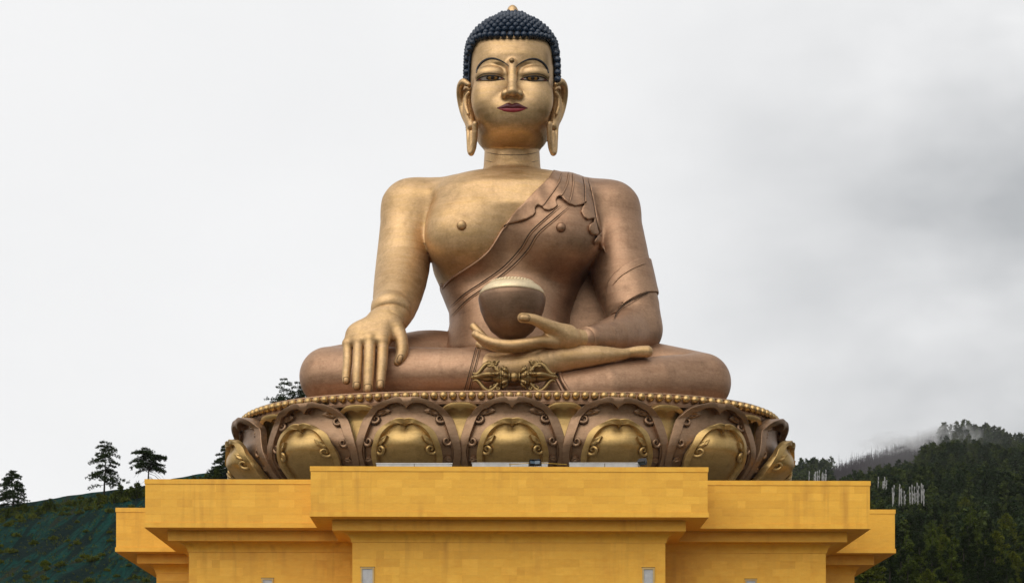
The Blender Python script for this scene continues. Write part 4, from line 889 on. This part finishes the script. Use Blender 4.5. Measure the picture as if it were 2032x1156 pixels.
def conifer(h, prof, nb, seed, start=.2, slope=.25, per=5, ntri=10, ln=.42, wd=.10, droop=.0, gaps=0., lean=0., trunk_r=.02, dead=0, layers=None, branch_mesh=True):
    rs = np.random.RandomState(seed); tv = MB(); cs, ds = [], []
    def tr(t): return np.array((lean*t*t*h+.012*h*math.sin(5*t+seed), .01*h*math.sin(4*t+seed*2), t*h))
    tv.tube([tr(t) for t in np.linspace(0, 1, 9)], [h*trunk_r*(1-.9*t)+.015 for t in np.linspace(0, 1, 9)], 6)
    for k in range(nb):
        t = start+(1-start)*((k+rs.uniform(0, 1))/nb)
        if layers: t = start+(1-start)*(round((t-start)/(1-start)*layers)+rs.normal(0, .12))/layers; t = min(t, .99)
        if rs.uniform() < gaps: continue
        L_ = np.interp(t, *zip(*prof))*h*rs.uniform(.65, 1.15); a = rs.uniform(0, 2*math.pi); dr = np.array((math.cos(a), math.sin(a), 0)); sl = slope*rs.uniform(.3, 1.5)
        m = max(2, int(per*L_/(h*.2)+.5)); o = tr(t); P_ = []
        for j in range(m+1):
            f = j/m; side = np.array((-dr[1], dr[0], 0))*rs.normal(0, .08*L_)*f
            P_.append(o+dr*L_*f+side+np.array((0, 0, sl*L_*f-droop*L_*f*f)))
        if branch_mesh: tv.tube(P_, list(np.linspace(h*trunk_r*.28*(1-t*.6), .012, m+1)), 4, cap=False)
        for j in range(1, m+1):
            if j/m < .28 and t < .8: continue
            cs.append(P_[j]); ds.append(dr+np.array((0, 0, .15)))
            sidev = np.array((-dr[1], dr[0], 0)); w = .33*L_*(1-.6*j/m)
            for q in (-1, 1): cs.append(P_[j]+sidev*q*w*rs.uniform(.3, 1)+rs.normal(0, .04*L_, 3)); ds.append(dr*.6+sidev*q)
    cs.append(tr(1)); ds.append(np.array((0, 0, 1.)))
    for k in range(dead):
        t = rs.uniform(.25, start+.15); a = rs.uniform(-.6, .6)+(0 if k % 3 else math.pi); L_ = h*rs.uniform(.18, .42); o = tr(t); dr = np.array((math.cos(a), math.sin(a), 0))
        tv.tube([o, o+dr*L_*.4+[0, 0, -.12*L_], o+dr*L_*.8+[0, 0, -.45*L_], o+dr*L_+[0, 0, -.72*L_]], [.07, .05, .03, .012], 4)
    V = needles(np.array(cs), np.array(ds), ntri, ln, wd, rs); Fc = np.arange(len(V), dtype=np.int32).reshape(-1, 3)
    return tv, V, Fc
def tree_thing(name, T, loc, label, group=None, fol=None, cat='tree', rz=0, s=1.0):
    tv, V, Fc = T; t = empty(name, loc, label, cat, group, rz, s); tv.mk('trunk', BARK, t, True, False)
    mk('crown', V, Fc, fol or FOL, t, False, False); return t
def at(a, r, fz): return Vector(((a-CX)*r/F, r, fz(a, r)-.25))
RL = 424
hero = [
 ('pine_tree', 208, 13.9, dict(prof=[(0,.2),(.25,.36),(.45,.33),(.55,.22),(.68,.34),(.8,.22),(.9,.2),(1,.08)], nb=58, start=.22, slope=.12, per=5, ntri=15, ln=.42, wd=.085, droop=.25, gaps=.12, layers=11), 'tallest layered pine standing on the ridge of the netted slope at left', FOLH),
 ('pine_tree', 293, 10.4, dict(prof=[(0,.3),(.5,.36),(.75,.42),(.9,.36),(1,.16)], nb=56, start=.5, slope=.3, per=6, ntri=13, ln=.40, wd=.085, droop=.42, gaps=.22, lean=.05, trunk_r=.026, dead=14), 'flat-topped pine with bare drooping dead branches, just left of the plinth', FOLH),
 ('pine_tree', 25, 9.6, dict(prof=[(0,.4),(.3,.5),(.5,.42),(.75,.3),(1,.1)], nb=54, start=.12, slope=.1, per=5, ntri=14, ln=.42, wd=.09, droop=.3, gaps=.1, layers=9), 'broad dark pine at the far left end of the netted ridge', FOLH),
 ('pine_tree', 449, 9.2, dict(prof=[(0,.4),(.3,.42),(.6,.3),(1,.08)], nb=50, start=.1, slope=.15, per=5, ntri=13, ln=.4, wd=.09, droop=.25, gaps=.1, layers=8), 'pine half hidden by the left edge of the lotus throne', FOLH),
 ('pine_tree', 563, 15.6, dict(prof=[(0,.3),(.3,.36),(.6,.30),(.8,.2),(1,.06)], nb=52, start=.25, slope=.18, per=5, ntri=13, ln=.4, wd=.08, droop=.2, gaps=.22, layers=9), 'open-branched pine rising behind the bead row beside the left knee', FOLH),
 ('pine_tree', 590, 12.5, dict(prof=[(0,.3),(.3,.36),(.6,.30),(.8,.2),(1,.06)], nb=40, start=.25, slope=.2, per=5, ntri=13, ln=.4, wd=.09, droop=.2, gaps=.1, layers=8), 'darker pine pressed against the left knee, right of the open-branched pine', FOLH)]
for k, (nm, a, h, kw, lb, fm) in enumerate(hero):
    kw = dict(kw); tree_thing(nm, conifer(h, kw.pop('prof'), kw.pop('nb'), 11+k, **kw), at(a, RL, left_z), lb, 'pines on the netted ridge', fm)
sapl = [conifer(2.6, [(0,.3),(.4,.3),(1,.08)], 14, 40+k, start=.1, slope=.4, per=4, ntri=8, ln=.35, wd=.08, branch_mesh=False) for k in range(3)]
sdat = [(MB().add(T[0].v, T[0].f).data('trunk', BARK), meshdata('crown', T[1], T[2], FOL)) for T in sapl]
slist = [(100,1.1),(90,1.0),(108,.8),(75,.7),(148,.6),(160,.6),(196,.8),(228,1.2),(240,1.3),(252,1.0),(262,1.2),(272,1.5),(180,.7),(370,1.0),(385,1.1),(408,1.3),(398,.9),(430,1.4),(418,1.2),(15,.9),(50,.8),(275,.9),(530,1.3),(545,1.6),(520,1.0)]
for k, (a, s) in enumerate(slist):
    t = empty('sapling', at(a, RL-3-(k % 4), left_z), 'small young pine on the netted crest, '+('left of the tallest pine' if a < 208 else 'between the tallest and the flat-topped pine' if a < 293 else 'over the parapet left of the throne' if a < 470 else 'beside the bead row at the left knee'), 'sapling', 'saplings along the netted ridge', rz=k, scale=s)
    inst('trunk', sdat[k % 3][0], t, (0, 0, 0)); inst('crown', sdat[k % 3][1], t, (0, 0, 0))
# shrubs rooted through the netting
rs = np.random.RandomState(5)
def bush(seed, n=70):
    r = np.random.RandomState(seed); c = r.normal(0, 1, (n, 3)); c /= np.linalg.norm(c, axis=1)[:, None]; c[:, 2] = np.abs(c[:, 2]); c *= r.uniform(.4, 1, (n, 1))*[1, 1, .8]
    V = needles(c, c*1.2, 7, .32, .09, r); return meshdata('foliage', V, np.arange(len(V), dtype=np.int32).reshape(-1, 3), FOLY)
bm = [bush(60+k) for k in range(3)]; stem = MB().tube([(0,0,-.3),(.05,0,.3),(0,.05,.7)], [.06,.05,.02], 5).data('stem', BARK)
k = 0
for _ in range(900):
    a = rs.uniform(-60, 330); r = rs.uniform(300, 427)
    if rs.uniform() > .2+.8*abs(math.sin(r*.11)): continue
    t = empty('shrub', at(a, r, left_z)+Vector((0, 0, .2)), 'yellow-green shrub '+('high on the netted slope' if r > 395 else 'midway up the netted slope' if r > 345 else 'low on the netted slope')+(', left of the tallest pine' if a < 208 else ', right of the tallest pine'), 'shrub', 'shrubs on the netted slope', rz=rs.uniform(0, 6), scale=rs.uniform(.4, 1.3))
    inst('foliage', bm[k % 3], t, (0, 0, 0)); inst('stem', stem, t, (0, 0, 0)); k += 1
    if k >= 190: break
rest = []
for _ in range(3000):
    a = rs.uniform(-100, 420); r = rs.choice([rs.uniform(290, 424), 421+rs.uniform(-3, 3)]); s = rs.uniform(.15, .6)
    p = at(a, r, left_z); rest.append(needles(np.array([[p.x, p.y, p.z+.3]])+rs.normal(0, s*.5, (3, 3)), rs.normal(0, .5, (3, 3))+[0, 0, .6], 5, s, .06, rs))
V = np.vstack(rest); tag(mk('grass_tufts', V, np.arange(len(V), dtype=np.int32).reshape(-1, 3), FOLY), 'wispy grass and weeds growing through the netted slope', 'grass', kind='stuff')
# ---- forest at right
cone_prof = [(0,.26),(.15,.27),(.5,.18),(.8,.09),(1,.02)]; oval = [(0,.14),(.3,.27),(.55,.26),(.8,.16),(1,.04)]
protos = []
for k in range(7):
    fm = [FOLD, FOL, FOLD, FOLD, FOLY, FOL, FOLD][k]
    T = conifer(12, cone_prof if k % 3 != 1 else oval, 44, 80+k, start=.1, slope=.05 if k % 2 else .22, per=4, ntri=9, ln=.5, wd=.13, droop=.3 if k % 2 else .1, gaps=.04, branch_mesh=False, layers=None if k % 2 else 14)
    protos.append((MB().add(T[0].v, T[0].f).data('trunk', BARK), meshdata('crown', T[1], T[2], fm)))
def forest_tree(a, r, s, label, group, k):
    t = empty('forest_tree', at(a, r, right_z), label, 'tree', group, rz=k*1.7, scale=s); inst('trunk', protos[k % 7][0], t, (0, 0, 0)); inst('crown', protos[k % 7][1], t, (0, 0, 0))
rs = np.random.RandomState(9); spots = []
while len(spots) < 240:
    a = rs.uniform(1690, 2120); r = 305+rs.uniform(0, 1)**1.2*290
    x, y = (a-CX)*r/F, r
    if all((x-q[0])**2+(y-q[1])**2 > 3.3**2 for q in spots): spots.append((x, y, a, r))
for k, (x, y, a, r) in enumerate(spots):
    j = int(rs.randint(7)); s_ = rs.uniform(.7, 1.35)
    lb = ('tall ' if s_ > 1.1 else 'short ' if s_ < .85 else '')+('yellow-green', 'dark green', 'mid-green')[0 if j == 4 else 1 if j in (0, 3, 6, 2) else 2]+(' round-crowned' if j % 3 == 1 else ' conical')+' tree '+('low in the near forest right of the plinth' if r < 370 else 'below the white flag poles' if a < 1850 and r < 470 else 'halfway up the slope at the right edge' if r < 470 else 'high on the slope, level with the flag poles')
    forest_tree(a, r, s_, lb, 'trees of the near forest at right', j)
edge = [(1575,560,1.05,3),(1584,575,.85,6),(1567,540,.8,5),(1592,590,.7,1),(1616,640,.95,0),(1625,655,.92,3),(1641,690,.85,6),(1657,720,.75,0),(1604,600,.5,2),(1730,620,.8,1),(1737,560,.9,6)]
for k, (a, r, s, j) in enumerate(edge):
    forest_tree(a, r, s, 'slender conifer standing against the sky right of the lotus throne' if a < 1665 else 'conifer just behind the right end of the middle parapet', 'conifers at the forest edge right of the throne' if a < 1665 else 'conifers behind the parapet', j)
# far wood: one mass
def small(seed, dead=False):
    r = np.random.RandomState(seed); T = conifer(10, cone_prof if seed % 2 else oval, 20, seed, start=.08, slope=.1, per=2, ntri=4, ln=.95, wd=.34, droop=.2, branch_mesh=False); return T[1]
sm_ = [small(k) for k in range(200, 205)]; out = []; n = 0
fmi = []
for _ in range(3900):
    a = rs.uniform(1540, 2250); u = rs.uniform(0, 1); r = 420+760*u**.75
    p = at(a, r, right_z); s = rs.uniform(.7, 1.45); c, q = math.cos(n), math.sin(n); v = sm_[n % 5]*s
    if 1650 < a < 1895 and r > 960+max(0, a-1820)*rs.uniform(0, 5): continue
    out.append(np.stack([v[:, 0]*c-v[:, 1]*q+p.x, v[:, 0]*q+v[:, 1]*c+p.y, v[:, 2]+p.z], 1)); fmi.append(np.full(len(v)//3, rs.choice([0, 0, 1, 2, 2]))); n += 1
V = np.vstack(out); print('far tris', len(V)//3)
FARM = folmat('far_needles', (.013,.025,.009), (.013,.025,.009), (.034,.050,.018))
FAR2 = folmat('far_needles_olive', (.028,.042,.009), (.028,.042,.009), (.062,.078,.020))
tag(mk('far_forest', V, np.arange(len(V), dtype=np.int32).reshape(-1, 3), [FARM, FOLD, FAR2], fm=np.concatenate(fmi).astype(np.int32)), 'dense dark forest covering the mountainside at right', 'forest', kind='stuff')
# burnt bare trees along the ridge
out = MB()
def bare(h, seed):
    r = np.random.RandomState(seed); m = MB(); m.tube([(0,0,0),(.1,0,h*.5),(0,.1,h)], [h*.016,h*.012,.02], 4)
    for k in range(16):
        t = r.uniform(.3, .98); a = r.uniform(0, 6.3); L_ = h*.17*(1.15-t); m.tube([(0,0,t*h),(math.cos(a)*L_,math.sin(a)*L_,t*h+L_*.2)], [.05,.02], 3)
    return m
bd = [bare(11, k).data('bare_tree', DEADM) for k in range(4)]
for k in range(120):
    a = 1655+(k/120)*225+rs.uniform(-4, 4); r = 1150+rs.uniform(-18, 22); p = at(a, r, right_z)
    o = inst('bare_tree', bd[k % 4], None, p, (0, 0, k), rs.uniform(.4, .95)*(1 if k % 6 else 1.2))
    tag(o, 'leafless burnt tree on the misty ridge of the mountain at right', 'dead tree', 'bare trees along the misty ridge')
out = []
for k in range(9000):
    a = rs.uniform(1640, 1880); r = rs.uniform(950, 1178); p = at(a, r, right_z); h = rs.uniform(2.5, 6.5)
    out.append([(p.x-.12, p.y, p.z), (p.x+.12, p.y, p.z), (p.x+rs.uniform(-.4, .4), p.y, p.z+h)])
    for j in range(2): z = p.z+h*rs.uniform(.3, .9); q = rs.uniform(-1.6, 1.6); out.append([(p.x, p.y, z-.1), (p.x, p.y, z+.1), (p.x+q, p.y+rs.uniform(-1, 1), z+.5)])
V = np.array(out).reshape(-1, 3); tag(mk('burnt_scrub', V, np.arange(len(V), dtype=np.int32).reshape(-1, 3), DEADM), 'purplish bare burnt scrub below the misty ridge', 'scrub', kind='stuff')
# prayer-flag poles
FLAG = plain('white_flag_cloth', (.33,.33,.33), .8, 0, .3, .8); POLE = plain('flag_pole_wood', (.34,.33,.31), .7)
pole_me = MB().tube([(0,0,0),(0,0,1)], [.07,.045], 5).data('pole', POLE); fl = MB()
for i in range(12): z0, z1 = .14+i*.07, .14+(i+1)*.07; w0, w1 = .19+.06*math.sin(i*1.3), .19+.06*math.sin((i+1)*1.3); fl.add([(.03,0,z0),(w0,.15*math.sin(i),z0),(w1,.15*math.sin(i+1),z1),(.05,0,z1)], [(0,1,2,3)])
flag_me = fl.data('flag', FLAG)
groups = [((1770,1835), 1000, 500, 26, 'tall white prayer flag pole in the forest clearing right of the plinth', 'prayer flag poles in the forest clearing', (3,6.2)), ((1742,1758), 968, 560, 7, 'white prayer flag pole beside the right end of the middle parapet', 'prayer flag poles by the parapet end', (2.5,4.2)),
          ((1600,1640), 962, 520, 17, 'white prayer flag pole just above the right parapet by the throne', 'prayer flag poles above the parapet', (2.5,5))]
for (a0, a1), py, r0, n, lb, gr, (h0, h1) in groups:
    for k in range(n):
        a = rs.uniform(a0, a1); 
        if k % 2: a = a0+(a1-a0)*(.35+.65*rs.uniform())
        r = r0+rs.uniform(-6, 6); h = rs.uniform(h0, h1); zb = (HY-py+rs.uniform(-4, 4))*r/F
        t = empty('prayer_flag_pole', ((a-CX)*r/F, r, zb), lb, 'flag pole', gr, rz=rs.uniform(-.5, .5)); t.rotation_euler[1] = rs.normal(0, .03)
        for nm, me in (('pole', pole_me), ('flag', flag_me)): inst(nm, me, t, (0, 0, 0), (0, 0, 0), (1, 1, h))
# mist clinging to the mountain top
def mist(name, c, r, dens, lb, seed):
    m = bpy.data.materials.new(name); m.use_nodes = True; nt = m.node_tree; N = nt.nodes; N.clear(); out = N.new('ShaderNodeOutputMaterial'); v = N.new('ShaderNodeVolumePrincipled')
    v.inputs['Color'].default_value = (.95,.95,.96,1); v.inputs['Anisotropy'].default_value = 0
    tc = N.new('ShaderNodeTexCoord'); ln_ = N.new('ShaderNodeVectorMath'); ln_.operation = 'LENGTH'; nt.links.new(tc.outputs['Object'], ln_.inputs[0])
    fall = N.new('ShaderNodeMapRange'); fall.inputs[1].default_value = 1; fall.inputs[2].default_value = .25; fall.inputs[3].default_value = 0; fall.inputs[4].default_value = 1; nt.links.new(ln_.outputs['Value'], fall.inputs[0])
    n = N.new('ShaderNodeTexNoise'); n.inputs['Scale'].default_value = 1.6; n.inputs['Detail'].default_value = 4; n.inputs['Distortion'].default_value = .8
    mp = N.new('ShaderNodeMapping'); mp.inputs['Location'].default_value = (seed, 0, 0); mp.inputs['Scale'].default_value = (1.6,1,1); nt.links.new(tc.outputs['Object'], mp.inputs[0]); nt.links.new(mp.outputs[0], n.inputs[0])
    mr = N.new('ShaderNodeMapRange'); mr.inputs[1].default_value = .45; mr.inputs[2].default_value = .72; nt.links.new(n.outputs[0], mr.inputs[0])
    a = N.new('ShaderNodeMath'); a.operation = 'MULTIPLY'; nt.links.new(fall.outputs[0], a.inputs[0]); nt.links.new(mr.outputs[0], a.inputs[1])
    b = N.new('ShaderNodeMath'); b.operation = 'MULTIPLY'; b.inputs[1].default_value = dens; nt.links.new(a.outputs[0], b.inputs[0]); nt.links.new(b.outputs[0], v.inputs['Density']); nt.links.new(v.outputs[0], out.inputs['Volume'])
    mb = MB().lathe([(math.sin(t)+.001, -math.cos(t)) for t in np.linspace(0, math.pi, 12)], 20); o = mb.mk(name, m); o.location = c; o.scale = r; tag(o, lb, 'mist', kind='stuff')
mist('mist', P(1878, 885, 1100), (26, 40, 14), .2, 'pale wisp of mist drifting over the wooded mountain top', 3.3)
mist('mist', P(1800, 880, 1130), (38, 30, 9), .08, 'thin mist veiling the bare ridge left of the wooded mountain top', 8.1)
mist('mist', P(1880, 905, 1000), (210, 330, 62), .0008, 'faint grey mist thickening over the upper forest on the right mountain', 1.2)
hz_m = bpy.data.materials.new('haze_air'); hz_m.use_nodes = True; _n = hz_m.node_tree.nodes; _n.clear(); _o = _n.new('ShaderNodeOutputMaterial'); _v = _n.new('ShaderNodeVolumePrincipled')
_v.inputs['Color'].default_value = (.96,.97,1,1); _v.inputs['Density'].default_value = .000022; hz_m.node_tree.links.new(_v.outputs[0], _o.inputs['Volume'])
tag(MB().box((-1500,-60,-4.5),(1500,2300,330)).mk('haze', hz_m), kind='stuff')
